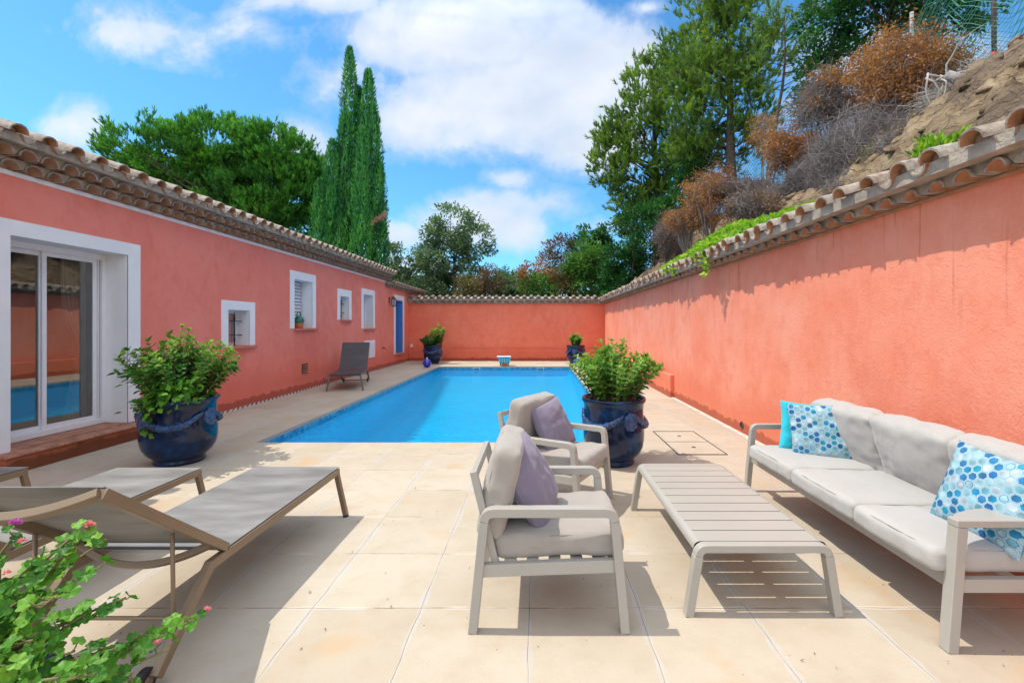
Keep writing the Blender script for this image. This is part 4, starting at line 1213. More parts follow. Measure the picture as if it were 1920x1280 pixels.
def needle_crown(name, lobes, mat, parent, per_area=3, ntuft=10, nneedle=12, cr=.45, L=.26, W=.022, inner=.55, up=.7, spr=.6):
    C, N = clumps_on(lobes, per_area, inner); n = len(C)
    ti = np.repeat(np.arange(n), ntuft)
    toff = rdir(len(ti))*cr*(rng.random(len(ti))**.5)[:,None]; toff[:,2] *= .75
    TP = C[ti]+toff
    TD = N[ti]*.6+rng.normal(size=TP.shape)*.35+np.array([0,0,up]); TD /= np.linalg.norm(TD, axis=1, keepdims=True)
    ni = np.repeat(np.arange(len(TP)), nneedle)
    t = rng.random(len(ni))
    P = TP[ni]+TD[ni]*(t*L*1.1)[:,None]
    D = TD[ni]*1.0+rdir(len(ni))*spr
    Nn = rdir(len(ni))
    Ls = L*(.6+.6*rng.random(len(ni))); Ws = W*(.8+.5*rng.random(len(ni)))
    rn = np.clip(.2*rng.random(len(ni))+.35*rng.random(len(TP))[ni]+.25*rng.random(n)[ti[ni]]+.25*t, 0, 1)
    return leaves_obj(name, P, D, Nn, Ls, Ws, mat, parent, rn), C

def limbs(name, base, fork, targets, parent, mat, r0=.2, r1=.012, wob=.3):
    gg = G(); base = Vector(base); top = Vector(fork)
    def tr(t): return base.lerp(top, t)+Vector((mnoise.noise((t*2.5,base.x+r0*50,1)),mnoise.noise((t*2.5,base.y+r0*30,5)),0))*wob*.8*min(1, t*3)
    pts = [tr(k/10) for k in range(11)]
    gg.tube(pts, [r0*1.5]+[r0*(1.2-1.1*k/10) for k in range(1, 11)], 10)
    for tg in targets:
        tg = Vector(tg)
        hd = math.hypot(tg.x, tg.y)
        t = min(.95, max(.22, (tg.z-.55*hd*random.uniform(.5,1.2)-base.z)/max(.5, top.z-base.z)))
        st = tr(t); mid = st.lerp(tg, .5)+Vector([random.uniform(-wob,wob)*.6 for _ in range(3)])-Vector((0,0,.04*hd))
        q = [st, st.lerp(mid,.5)+Vector([random.uniform(-wob,wob)*.25 for _ in range(3)]), mid, mid.lerp(tg,.5)+Vector([random.uniform(-wob,wob)*.25 for _ in range(3)]), tg]
        ra = r0*random.uniform(.2,.34)*(1.15-t*.6)
        gg.tube(q, [ra, ra*.8, ra*.6, ra*.4, min(r1, ra*.4)], 6)
    return gg.build(name, mat, parent, smooth=True)

def at(px, py, Y): return ((px-1007)/853.3*Y, Y, 1.5-(py-610)/853.3*Y)
def lobe(px, py, rpx, rpy, Y, dy=None, ry=None):
    k = Y/853.3; x, y, z = at(px, py, Y)
    return (x, y+(dy or 0), z, rpx*k, (ry if ry else (rpx+rpy)/2*k), rpy*k)

def tree(name, label, cat, base, lobes, mat, kind='broad', fork=.5, r0=.2, group=None, nl=14, bark='bark', **kw):
    base = Vector(base)
    t = thing(name, label, cat, base, group=group)
    L2 = [(x-base.x, y-base.y, z-base.z, a, b, c) for (x,y,z,a,b,c) in lobes]
    fn = broad_crown if kind == 'broad' else needle_crown
    o, C = fn('crown', L2, mat, t, **kw)
    cz = np.average([l[2] for l in L2]); cx = np.average([l[0] for l in L2]); cy = np.average([l[1] for l in L2])
    fk = (cx*.8, cy*.8, max(l[2]+l[5]*.3 for l in L2) if kind == 'needle' else cz+.25*max(l[5] for l in L2))
    idx = rng.choice(len(C), min(nl, len(C)), replace=False)
    limbs('trunk', (0,0,-.1), fk, [tuple(C[i]) for i in idx], t, M[bark], r0=r0, wob=.035*cz+.05)
    return t

# umbrella pine behind the house
Y = 25
k = Y/853.3
lob = [lobe(252,325,44,36,Y), lobe(325,300,78,44,Y,-1.5), lobe(425,288,85,44,Y,-1), lobe(520,292,72,44,Y,-.5), lobe(300,370,75,44,Y,1), lobe(400,380,95,62,Y,.5), lobe(500,375,88,66,Y,0), lobe(575,320,34,44,Y,.5),
       lobe(545,430,62,50,Y,1), lobe(440,440,80,44,Y,1.5), lobe(340,335,90,44,Y,2), lobe(580,400,26,50,Y,1), lobe(375,320,90,50,Y,.6), lobe(480,320,90,52,Y,.6), lobe(560,350,44,60,Y,.2)]
tree('umbrella_pine', 'broad umbrella pine with bright green rounded crown rising behind the house roof', 'tree', at(470, 610, Y)[:2]+(0,), lob, M['pineL'], 'needle', r0=.35, nl=26,
     per_area=4.6, ntuft=22, nneedle=14, cr=.52, L=.24, W=.042, up=1.1, inner=.62, spr=.5)

# cypresses
def cypress(label, px, py_top, Y, spires, n):
    b = Vector(at(px, 610, Y)); b.z = 0
    t = thing('cypress_tree', label, 'tree', b, group='cypress trees behind the house')
    Ps = []; Ds = []; Ns = []; Rn = []
    for (spx, stop, sbot, wpx, dy) in spires:
        x, _, z1 = at(spx, stop, Y); _, _, z0 = at(spx, sbot, Y); wr = wpx/853.3*Y; m_ = int(n*(z1-z0)*wr)
        tt = rng.random(m_)**.85; ang = rng.random(m_)*2*PI
        prof = np.power(np.clip(1-tt, 0, 1), .5)*(.75+.25*np.clip(tt*6,0,1))
        # vertical flame-like ridges
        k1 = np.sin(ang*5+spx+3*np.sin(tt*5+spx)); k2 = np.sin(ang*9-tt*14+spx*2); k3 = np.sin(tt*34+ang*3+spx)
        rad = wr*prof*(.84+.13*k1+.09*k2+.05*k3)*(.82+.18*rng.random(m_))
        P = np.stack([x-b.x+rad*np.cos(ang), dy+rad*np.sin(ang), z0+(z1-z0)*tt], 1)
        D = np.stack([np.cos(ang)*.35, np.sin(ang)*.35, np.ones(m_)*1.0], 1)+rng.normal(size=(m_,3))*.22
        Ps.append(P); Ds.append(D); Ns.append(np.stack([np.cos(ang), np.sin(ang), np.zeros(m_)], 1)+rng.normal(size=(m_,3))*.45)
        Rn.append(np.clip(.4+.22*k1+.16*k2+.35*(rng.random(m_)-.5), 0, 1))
    P = np.concatenate(Ps); D = np.concatenate(Ds); N_ = np.concatenate(Ns); rn = np.concatenate(Rn)
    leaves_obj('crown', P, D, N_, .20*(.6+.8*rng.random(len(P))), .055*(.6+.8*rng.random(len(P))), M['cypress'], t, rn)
    gg = G()
    gg.tube([(0,0,-.1),(0,0,3),(0,0,at(px,py_top,Y)[2]*.85)], [.28,.22,.04], 10)
    gg.build('trunk', M['bark'], t, smooth=True)
    return t
Y = 22
cypress('tallest slim dark cypress tree with a thin pointed top and bushy left side', 645, 95, Y,
        [(656,93,470,32,0), (652,215,480,38,-.2), (634,275,500,32,-.6), (616,350,500,22,-.9), (668,160,500,32,.3), (644,330,510,36,-.3)], 620)
cy2 = cypress('second cypress right of the tallest one with blunter top and pale dead tip', 695, 133, Y-.3,
        [(688,130,470,34,.2), (699,200,500,35,0), (693,258,500,20,-1.0), (708,300,510,24,.1), (712,380,515,20,0), (680,300,515,36,-.3)], 620)
dt = at(700, 406, Y-2.0)
n = 260; tt = rng.random(n); P = np.stack([dt[0]-.32+tt*.62-cy2.location.x, np.full(n, -1.0)+rng.normal(size=n)*.06, dt[2]-.15+tt*.42+rng.normal(size=n)*.07], 1)
leaves_obj('dead_tip', P, rdir(n)+np.array([.6,0,.6]), rdir(n), np.full(n,.13), np.full(n,.035), M['deadtip'], cy2)

# grey green evergreen oaks and bushes behind the end wall
Y = 27
tree('evergreen_oak', 'grey green evergreen oak with dark trunk standing behind the end wall', 'tree', at(857,610,Y)[:2]+(0,),
     [lobe(850,420,45,36,Y), lobe(820,450,34,34,Y,-.4), lobe(885,455,38,34,Y), lobe(845,480,50,38,Y,-.6), lobe(905,465,18,14,Y), lobe(815,505,34,30,Y,.4), lobe(870,510,30,22,Y,.6), lobe(800,470,22,22,Y)],
     M['oak'], r0=.26, nl=22, per_area=4.6, cr=.42, nleaf=75, L=.17, W=.10)
tree('evergreen_oak', 'lower dark evergreen oak between the cypresses and the taller oak', 'tree', at(770,610,26)[:2]+(0,),
     [lobe(765,500,36,30,26), lobe(745,480,20,24,26), lobe(790,520,32,30,26), lobe(735,525,26,30,26), lobe(770,545,50,26,26), lobe(810,545,34,22,26), lobe(742,462,10,10,26)],
     M['oak'], r0=.18, per_area=4.6, cr=.40, nleaf=70, L=.16, W=.09)
def shrub(name, label, px, py, rx, ry, Y, mat, cat='bush', group=None, base_z=0, sub=4, seedling=None, **kw):
    kk = Y/853.3; lb = [lobe(px, py, rx, ry, Y)]
    for i in range(sub):
        a = random.uniform(0, 2*PI)
        lb.append(lobe(px+rx*.55*math.cos(a), py-ry*.35*abs(math.sin(a))+ry*random.uniform(-.3,.4), rx*random.uniform(.4,.6), ry*random.uniform(.4,.6), Y, random.uniform(-.4,.4)*rx*kk))
    x, y, z = at(px, py, Y)
    return tree(name, label, cat, (x, y, base_z), lb, mat, group=group, **kw)
gb = 'bushes behind the end wall'
shrub('bush', 'small olive brown bush just right of the oak trunk', 880, 540, 26, 26, 24, M['olive'], group=gb, r0=.06, per_area=5, cr=.34, nleaf=70, L=.13, W=.06)
shrub('bush', 'pale brown dry bush behind the end wall, second right of the oak', 915, 530, 30, 30, 25, M['brown'], group=gb, r0=.06, per_area=5, cr=.34, nleaf=60, L=.13, W=.06)
shrub('bush', 'grey olive bush behind the middle of the end wall', 955, 532, 36, 30, 26, M['oak'], group=gb, r0=.06, per_area=5, cr=.34, nleaf=70, L=.12, W=.06)
shrub('bush', 'rusty and green bush rising behind the middle of the end wall', 1000, 520, 34, 38, 25, M['rust'], group=gb, r0=.06, per_area=4, cr=.34, nleaf=50, L=.13, W=.07)
shrub('bush', 'fresh green bush in front of the rusty one', 1010, 540, 36, 26, 24, M['shrubgreen'], group=gb, r0=.06, per_area=5, cr=.34, nleaf=60, L=.13, W=.07)
shrub('bush', 'tall brown bush behind the right half of the end wall', 1050, 490, 36, 50, 28, M['brown'], group=gb, r0=.09, per_area=4, cr=.40, nleaf=55, L=.15, W=.08)
shrub('bush', 'dark olive bush low behind the right half of the end wall', 1062, 530, 34, 36, 25, M['olive'], group=gb, r0=.06, per_area=5, cr=.34, nleaf=70, L=.13, W=.07)
shrub('leafy_tree', 'bright green round tree behind the right end of the end wall', 1115, 505, 48, 56, 24, M['shrubgreen'], cat='tree', group=gb, r0=.12, per_area=5.5, cr=.38, nleaf=80, L=.16, W=.09)
shrub('leafy_tree', 'dark green tree with reddish top behind the green round tree', 1110, 460, 40, 36, 27, M['darkoak'], cat='tree', group=gb, r0=.12, per_area=5.5, cr=.38, nleaf=80, L=.16, W=.09)
shrub('bush', 'dark green bush at the corner behind the two walls', 1165, 510, 52, 60, 22, M['darkoak'], group=gb, r0=.09, per_area=6, cr=.36, nleaf=80, L=.14, W=.08)
shrub('bush', 'bluish green bush at the foot of the hillside', 1188, 415, 34, 40, 21, M['shrubgreen'], group=gb, r0=.09, per_area=6, cr=.34, nleaf=80, L=.13, W=.08, base_z=1.5)
hedge_lobes = [lobe(750+i*34, 540+10*math.sin(i*2.1), 32, 28, 29) for i in range(14)]
tree('hedge', 'dark green hedge line filling the gap low behind the end wall', 'hedge', at(960,610,29)[:2]+(0,), hedge_lobes, M['darkoak'], r0=.06, nl=10, per_area=6, cr=.46, nleaf=80, L=.20, W=.12)

# ------------------------------------------------------------------ hillside
HX0 = 3.22
def hz_(x, y):
    s_ = (x-HX0)/3.9
    if s_ < 0: return 2.2
    crest = 5.55 + .35*math.sin(y*.35+.6)+ (0 if y < 22 else -(y-22)*.42)
    crest = max(1.2, crest)
    base = 2.25 if y < 19 else max(.0, 2.25-(y-19)*.25)
    t = min(1, s_); prof = (t**.85)
    z = base+(crest-base)*prof
    if s_ > 1: z = crest+(s_-1)*.15
    n_ = mnoise.fractal((x*.7, y*.7, z*.9), 1.0, 2.0, 4)*.22+mnoise.fractal((x*2.4, y*2.4, 3.1), 1.0, 2.1, 5)*.20
    r_ = 1-abs(mnoise.noise((x*1.3, y*1.3, 7.7)))*2
    st_ = z*3.2+mnoise.noise((x*.8,y*.8,2.2))*1.6; led = (st_-math.floor(st_)); led = led*led*(3-2*led)-.5
    return z + n_*min(1, s_*4+.1) + .12*r_*min(1, s_*3) + .10*led*min(1, s_*3)
xs = np.concatenate([np.linspace(HX0, 9, 120), np.linspace(9.3, 30, 24)]); ys = np.concatenate([np.linspace(-2, 24, 380), np.linspace(24.3, 40, 40)])
V = np.array([(x, y, hz_(x, y)) for x in xs for y in ys]); nx, ny = len(xs), len(ys)
idx = np.arange(nx*ny).reshape(nx, ny)
F = np.stack([idx[:-1,:-1], idx[1:,:-1], idx[1:,1:], idx[:-1,1:]], -1).reshape(-1, 4)
ho = np_mesh('hillside', V, F, M['hill'], smooth=True); tag(ho, kind='structure')
# rubble and ledges sticking out of the bank
RV = []; RF = []
def chunk(c, sx, sy, sz, seed, rot):
    nu_, nv_ = 9, 6; o = len(RV); mt = Matrix.Rotation(rot[0], 3, 'X') @ Matrix.Rotation(rot[1], 3, 'Y') @ Matrix.Rotation(rot[2], 3, 'Z')
    for j in range(nv_+1):
        for i in range(nu_):
            th_ = PI*j/nv_; ph_ = 2*PI*i/nu_
            d_ = Vector((math.sin(th_)*math.cos(ph_), math.sin(th_)*math.sin(ph_), math.cos(th_)))
            k_ = max(abs(d_.x), abs(d_.y), abs(d_.z))**-.55*(.82+.42*mnoise.noise(d_*1.7+Vector((seed,0,0))))
            q = mt @ Vector((d_.x*sx, d_.y*sy, d_.z*sz))*k_
            RV.append(Vector(c)+q)
    for j in range(nv_):
        for i in range(nu_): RF.append((o+j*nu_+i, o+j*nu_+(i+1) % nu_, o+(j+1)*nu_+(i+1) % nu_, o+(j+1)*nu_+i))
for i in range(520):
    y_ = random.uniform(3.2, 9.5) if i < 430 else random.uniform(9, 20); x_ = random.uniform(3.6, 7.3)
    sc = random.choice((.03,.05,.07,.09,.12))*random.uniform(.8,1.25)
    chunk((x_, y_, hz_(x_, y_)-sc*.25), sc*1.1, sc*1.35, sc*.5, i*3.1, (random.uniform(-.4,.4), random.uniform(-.95,-.25), random.uniform(0,6)))
rk = np_mesh('rubble', np.array([tuple(v_) for v_ in RV]), np.array(RF), M['hill'])
tag(rk, 'loose stones and broken ledges embedded in the dry hillside above the right wall', 'rubble', kind='stuff')

def onhill(px, py, Y):   # x for pixel, z on the hill
    x, y, z = at(px, py, Y); return (x, y, hz_(x, y)-.05)
# pines on the hill
def lb(*a): return lobe(*a)
Y = 19
b = onhill(1235, 400, 20)
tree('pine_tree', 'bushy green pine leaning left at the left end of the hillside', 'tree', b,
     [lb(1150,270,34,60,19.5), lb(1180,220,44,60,19), lb(1215,170,50,60,19), lb(1240,270,60,70,19), lb(1185,330,46,60,19.5), lb(1150,340,30,40,20), lb(1235,370,50,50,20), lb(1260,110,46,50,18.5), lb(1270,200,50,60,19), lb(1270,330,50,60,19.5), lb(1210,400,60,36,20), lb(1290,380,50,40,20), lb(1300,120,50,60,18.5), lb(1140,310,30,40,20)],
     M['pine'], 'needle', r0=.2, nl=44, per_area=4.4, ntuft=12, nneedle=15, cr=.48, L=.22, W=.036, inner=.3, up=.9, spr=.5)
b = onhill(1375, 330, 15)
tree('pine_tree', 'tallest green pine with dark trunk in the middle of the hillside', 'tree', b,
     [lb(1300,50,52,60,15.5), lb(1350,20,60,60,15), lb(1395,60,50,60,15), lb(1290,140,50,50,15.5), lb(1340,140,60,60,15), lb(1390,170,42,60,15), lb(1310,220,55,50,15.5), lb(1370,250,45,40,15), lb(1300,290,50,36,16), lb(1410,-20,60,40,15), lb(1440,100,40,60,15), lb(1345,300,70,40,16), lb(1420,220,36,50,15)],
     M['pine'], 'needle', r0=.16, nl=60, per_area=7.0, ntuft=11, nneedle=15, cr=.40, L=.19, W=.029, inner=.25, up=.9, spr=.5)
b = onhill(1437, 345, 13)
tree('pine_tree', 'slender sparse pine with visible thin branches right of the tallest pine', 'tree', b,
     [lb(1450,40,40,60,13), lb(1500,50,50,45,13), lb(1540,90,40,36,13), lb(1470,130,36,40,13), lb(1420,110,30,44,13), lb(1530,20,40,36,13)],
     M['pine'], 'needle', r0=.07, nl=46, per_area=3.2, ntuft=7, nneedle=12, cr=.34, L=.22, W=.024, inner=.2)
# dark oak at top right beyond the fence
b = onhill(1705, 120, 11.5)
tree('oak_tree', 'large dark leaved tree spreading over the wire fence at the top right', 'tree', b,
     [lb(1540,60,50,60,12), lb(1600,20,60,50,12), lb(1590,110,50,44,12), lb(1660,40,60,50,11.5), lb(1530,150,36,40,12), lb(1730,10,60,40,11), lb(1790,30,50,34,11), lb(1840,20,40,36,11), lb(1700,80,50,30,11.5), lb(1640,-40,90,50,11.5), lb(1770,-40,90,40,11), lb(1500,200,26,30,12)],
     M['darkoak'], r0=.17, nl=40, per_area=9, cr=.30, nleaf=70, L=.12, W=.06, inner=.3)
# undergrowth
def brush(label, px, py, rx, ry, Y, mat, n=900, name='dry_brush', pale=0, dirup=.5, L0=.5, th=.004, cat='dry brush', group='dry brush on the hillside', leaf=None, nleaf=0, leafmat_=None):
    x, y, z = at(px, py, Y); kk = Y/853.3; bz = hz_(x, y)
    t = thing(name, label, cat, (x, y, bz), group=group)
    RX_, RZ_ = rx*kk, ry*kk; ryy = (RX_+RZ_)*.5
    NL = 6; lo = rdir(NL)*np.array([RX_, ryy, RZ_])*.52; lo[:,2] = lo[:,2]*.8; lr = .50+.28*rng.random(NL)
    li = rng.integers(0, NL, n)
    C = rdir(n)*np.array([RX_, ryy, RZ_])*((rng.random(n)**.5)*lr[li])[:,None]+lo[li]+np.array([0,0,z-bz])
    P0 = C; Ls = L0*(.4+.9*rng.random(n))
    D = C-np.array([0,0,z-bz-RZ_*1.1]); D = D/np.linalg.norm(D, axis=1, keepdims=True)*.6+rng.normal(size=(n,3))*.6
    D /= np.linalg.norm(D, axis=1, keepdims=True)
    bend = rng.normal(size=(n,3))*.30
    segs = 4; Vl = []; Fl = []
    # each twig: 3-sided tapering, 4 segments
    a3 = [0, 2*PI/3, 4*PI/3]
    S = np.cross(D, rdir(n)); S /= np.linalg.norm(S, axis=1, keepdims=True); U = np.cross(D, S)
    V = np.zeros((n, (segs+1)*3, 3))
    for s_ in range(segs+1):
        t_ = s_/segs
        c = P0+D*(Ls*(t_-.5))[:,None]+bend*(Ls*(t_-.5)**2*1.6)[:,None]
        r_ = th*(1.15-t_)
        for j, a in enumerate(a3): V[:, s_*3+j] = c+(S*math.cos(a)+U*math.sin(a))*r_
    f = []
    for s_ in range(segs):
        for j in range(3): f.append((s_*3+j, s_*3+(j+1) % 3, (s_+1)*3+(j+1) % 3, (s_+1)*3+j))
    f = np.array(f); F = (f[None]+(np.arange(n)*(segs+1)*3)[:,None,None]).reshape(-1, 4)
    np_mesh('twigs', V.reshape(-1,3), F, mat, t, smooth=True)
    gg = G()
    for i in range(9):
        tgt = C[rng.integers(n)]
        gg.tube([(0+random.uniform(-.1,.1),random.uniform(-.1,.1),-.15), tuple(tgt*.5+np.array([random.uniform(-.15,.15),0,0])), tuple(tgt)], [.03,.018,.006], 6)
    gg.build('branches', mat, t, smooth=True)
    if nleaf:
        m_ = nleaf; K = max(10, m_//60); lk = rng.integers(0, NL, K); cc = rdir(K)*np.array([RX_, ryy, RZ_])*((.55+.6*rng.random(K))*lr[lk])[:,None]+lo[lk]+np.array([0,0,z-bz])
        ci = rng.integers(0, K, m_); P = cc[ci]+rng.normal(size=(m_,3))*.085
        leaves_obj('leaves', P, rdir(m_)+np.array([0,0,.3]), rdir(m_), .055*(.6+.8*rng.random(m_)), .026*(.6+.8*rng.random(m_)), leafmat_, t, np.clip(.5*rng.random(m_)+.5*rng.random(K)[ci],0,1))
    return t
brush('largest orange brown dead bush on the crest below the fence', 1684, 155, 92, 100, 8.3, M['twig'], 2000, nleaf=22000, leafmat_=M['rust'], name='dead_bush', cat='dead bush', group='rusty dead bushes on the hillside', L0=.4)
brush('orange brown dead bush left of the grey brush, against the sky', 1490, 285, 58, 44, 10.5, M['twig'], 900, nleaf=8000, leafmat_=M['rust'], name='dead_bush', cat='dead bush', group='rusty dead bushes on the hillside', L0=.4)
brush('orange brown dead bush standing below the pine trunk', 1335, 365, 48, 56, 13, M['twig'], 800, nleaf=12000, leafmat_=M['rust'], name='dead_bush', cat='dead bush', group='rusty dead bushes on the hillside', L0=.45)
brush('low reddish dead bush lower left of the one below the pine trunk', 1290, 412, 48, 24, 14, M['twig'], 700, nleaf=6000, leafmat_=M['rust'], name='dead_bush', cat='dead bush', group='rusty dead bushes on the hillside', L0=.45)
brush('small orange dead sapling between the pines and the grey brush', 1440, 250, 34, 50, 12, M['twig'], 260, nleaf=1600, leafmat_=M['rust'], name='dead_bush', cat='dead bush', group='rusty dead bushes on the hillside', L0=.4)
brush('big tangled grey leafless bush in the middle of the hillside', 1600, 275, 108, 116, 8.0, M['twig'], 10000, L0=.55, th=.0042)
brush('grey leafless brush sloping down left of the big grey bush', 1500, 355, 72, 48, 9.2, M['twig'], 4500, L0=.5, th=.0045)
brush('grey brown tangle with rusty tips left above the big grey bush', 1540, 200, 50, 66, 9.2, M['twig'], 1700, nleaf=2600, leafmat_=M['rust'], L0=.5)
brush('low grey brush hanging down the slope to the wall coping below the big grey bush', 1600, 352, 78, 34, 6.6, M['twig'], 2600, L0=.4, th=.0035)
brush('brownish grey brush between the lime creeper and the rusty bushes', 1420, 385, 55, 34, 8.5, M['twig'], 1500, nleaf=2500, leafmat_=M['brown'], L0=.4, th=.0035)
brush('brown dry brush under the pines', 1400, 350, 60, 26, 12.5, M['twig'], 1800, nleaf=3500, leafmat_=M['brown'], L0=.5)
brush('dark dry brush at the left end of the hillside', 1250, 445, 45, 50, 16, M['twig'], 1600, nleaf=5000, leafmat_=M['brown'], L0=.6)
brush('dry grass and fine roots matted over the rock face left of the log', 1725, 265, 75, 46, 6.0, M['twig'], 2200, L0=.32, th=.0038, group='dry grass on the rock face')
brush('dry straw coloured grass along the crest under the wire fence', 1830, 165, 80, 28, 6.6, M['twigpale'], 1300, L0=.28, th=.003, group='dry grass on the rock face')
brush('brownish green scrub creeping over the bank between grey bush and rock face', 1660, 300, 60, 34, 6.6, M['twig'], 900, nleaf=3800, leafmat_=M['olive'], L0=.3, th=.003, name='scrub', cat='scrub', group=None)
brush('bleached pale twigs hanging over the rock face under the fence', 1765, 190, 44, 50, 7.2, M['twigpale'], 380, L0=.55, th=.005)
brush('thin pale twigs along the crest at the right edge', 1860, 130, 60, 26, 6.9, M['twigpale'], 260, L0=.6, th=.004)
brush('small dark sprig on the rock at the right edge', 1905, 165, 20, 30, 6.2, M['twig'], 160, nleaf=900, leafmat_=M['olive'], L0=.3, th=.003, name='sprig', cat='plant', group=None)
shrub('bush', 'dark green shrub filling in under the left hillside pine', 1225, 425, 55, 50, 18, M['darkoak'], group='bushes on the hillside', r0=.08, per_area=6, cr=.36, nleaf=80, L=.13, W=.07, base_z=1.5)
shrub('bush', 'olive green shrub between the two big pines and rusty bush', 1290, 340, 40, 50, 16.5, M['darkoak'], group='bushes on the hillside', r0=.08, per_area=6, cr=.34, nleaf=80, L=.12, W=.06, base_z=2.5)
brush('greenish shrub on the crest between the dead bush and the bleached twigs', 1765, 115, 34, 40, 8.2, M['twig'], 400, nleaf=2200, leafmat_=M['oak'], L0=.4, th=.003, name='sprig', cat='plant', group=None)
# dead log
lg = thing('dead_log', 'short grey weathered log stuck in the rock face under the wire fence', 'log', at(1818, 165, 6.4))
G().tube([(-.28,.05,.22), (-.12,.0,.10), (.05,-.03,-.02), (.20,-.05,-.16)], [.055,.085,.095,.06], 12).build('wood', M['barkpale'], lg, smooth=True)
# big pale root branches
rt = G()
for k in range(16):
    x, y, z = at(1760+random.uniform(-25,25), 160+random.uniform(-25,10), 7.0)
    p0 = Vector((x,y,z)); pts = [p0]
    d = Vector((random.uniform(-.5,.6), random.uniform(-.4,.2), random.uniform(-.6,.25))).normalized()
    for j in range(7):
        d = (d+Vector((random.uniform(-.5,.5), random.uniform(-.3,.3), random.uniform(-.5,.25)))).normalized(); pts.append(pts[-1]+d*.13)
    rt.tube(pts, [.017*(1-j/8.5) for j in range(8)], 6)
tag(rt.build('exposed_roots', M['twigpale'], smooth=True), 'pale twisted exposed roots on the rock face next to the grey log', 'roots')

# light green plants
def creeper():
    n = 26000
    y = 4.9+rng.random(n)**1.0*7.4; x = 2.95+rng.random(n)*.60
    wv = .5+.5*np.sin(y*1.9)*np.sin(y*.7+1); thick = np.clip(1-np.abs(y-8.4)/3.9, .05, 1)*(.65+.35*wv)
    z = 2.72+.34*rng.random(n)*thick+(x-2.95)*.66*(.35+.65*thick)
    # fade-in toward the ends
    keep = rng.random(n) < np.clip(thick*2.2, 0, 1)
    P = np.stack([x,y,z],1)[keep]; m_ = len(P)
    # a tongue spilling over the coping
    k = 900; yy3 = 7.0+rng.normal(size=k)*.35; xx3 = 2.62+rng.random(k)*.42
    P2 = np.stack([xx3, yy3, 2.64+.12*rng.random(k)+(xx3-2.6)*.25], 1)
    k = 260; P3 = []
    for j in range(5):
        yb = (6.95,7.1,7.4,8.6,9.0)[j]; ln_ = (.45,.30,.2,.22,.15)[j]; m3 = 50
        s_ = rng.random(m3); P3.append(np.stack([2.585+.02*rng.normal(size=m3), yb+.05*np.sin(s_*7)+.03*rng.normal(size=m3), 2.68-s_*ln_], 1))
    P = np.concatenate([P, P2]+P3)-np.array([3.2, 8, 2.5]); m_ = len(P)
    t = thing('creeper', 'bright lime green creeper spreading over the coping of the right wall', 'creeper', (3.2, 8, 2.5))
    leaves_obj('leaves', P, rdir(m_)+np.array([-.3,-.3,.5]), rdir(m_)*.7+np.array([-.3,-.3,1.0]), .075*(.6+.7*rng.random(m_)), .055*(.6+.7*rng.random(m_)), M['lime'], t)
    gg = G()
    for j in range(5):
        yb = (6.95,7.1,7.4,8.6,9.0)[j]-8; ln_ = (.45,.30,.2,.22,.15)[j]
        gg.tube([(-.2,yb,.25), (-.615,yb,.19), (-.617,yb+.03,.18-ln_*.5), (-.615,yb+.02,.18-ln_)], .003, 5)
    gg.build('stems', M['stem'], t)
creeper()
def sprout(px, py, Y, h, n, label):
    x, y, z = at(px, py, Y)
    t = thing('sprout', label, 'plant', (x, y, z-h*.6), group='lime green sprouts above the wall coping')
    P = rng.normal(size=(n,3))*np.array([.4,.4,.32])*h+np.array([0,0,h*.55])
    leaves_obj('leaves', P, P*.8+rdir(n)*.3+np.array([0,0,.4]), rdir(n), .08*(.6+.7*rng.random(n)), .035*(.6+.7*rng.random(n)), M['lime'], t)
    gg = G()
    for i in range(7): q_ = P[i]; gg.tube([(0,0,-.15), tuple(q_*.5), tuple(q_)], [.008,.006,.003], 5)
    gg.build('stems', M['stem'], t)
sprout(1745, 283, 4.4, .15, 330, 'larger lime green sprout just above the tile coping near the right edge')
sprout(1808, 258, 4.3, .09, 120, 'tiny lime green sprout right of the larger one above the coping')

# ------------------------------------------------------------------ wire fence
wf = thing('wire_fence', 'tall green chain link fence running along the crest of the hillside', 'fence', (7.05, 10, 0))
fy0, fy1 = 5.2, 17.0; FH = 2.6; q_ = .10
V = []; F = []
def fz(y): return hz_(7.05, y)
nC = int((fy1-fy0)/q_)
zz0 = 5.2
th = .0042
wires = []
for i in range(-int(FH/q_)-2, nC+1):
    for sgn in (1, -1):
        y_a = fy0+i*q_ if sgn == 1 else fy0+(i+int(FH/q_)+1)*q_
        pts = []
        for j in range(0, int(FH/q_)+1, 2):
            y_ = y_a+sgn*j*q_*1.0
            if y_ < fy0 or y_ > fy1: continue
            pts.append((0, y_-10, fz(y_)-.05+j*q_*.72+(.0 if sgn == 1 else .0)))
        if len(pts) > 1: wires.append(pts)
wg = G()
for pts in wires:
    wg.tube(pts, th, 3)
for hh in (.05, 1.0, 1.85): wg.tube([(0.004, y_-10, fz(y_)+hh) for y_ in np.linspace(fy0, fy1, 60)], .003, 4)
wg.build('chain_link', M['mesh_green'], wf)
for k, (yp, mt) in enumerate(((7.05, 'post'), (8.6, 'postgrey'), (10.9, 'post'), (14.3, 'post'))):
    z_ = fz(yp)
    po = G().tube([(.03, yp-10, z_-.3), (.03, yp-10, z_+2.1)], .032, 12).build('post', M[mt], wf, smooth=True)
    if k == 0: G().tube([(.03, yp-10, z_-.02), (.03, yp-10, z_+.12)], .042, 12).build('red_marking', M['redpaint'], po, smooth=True)

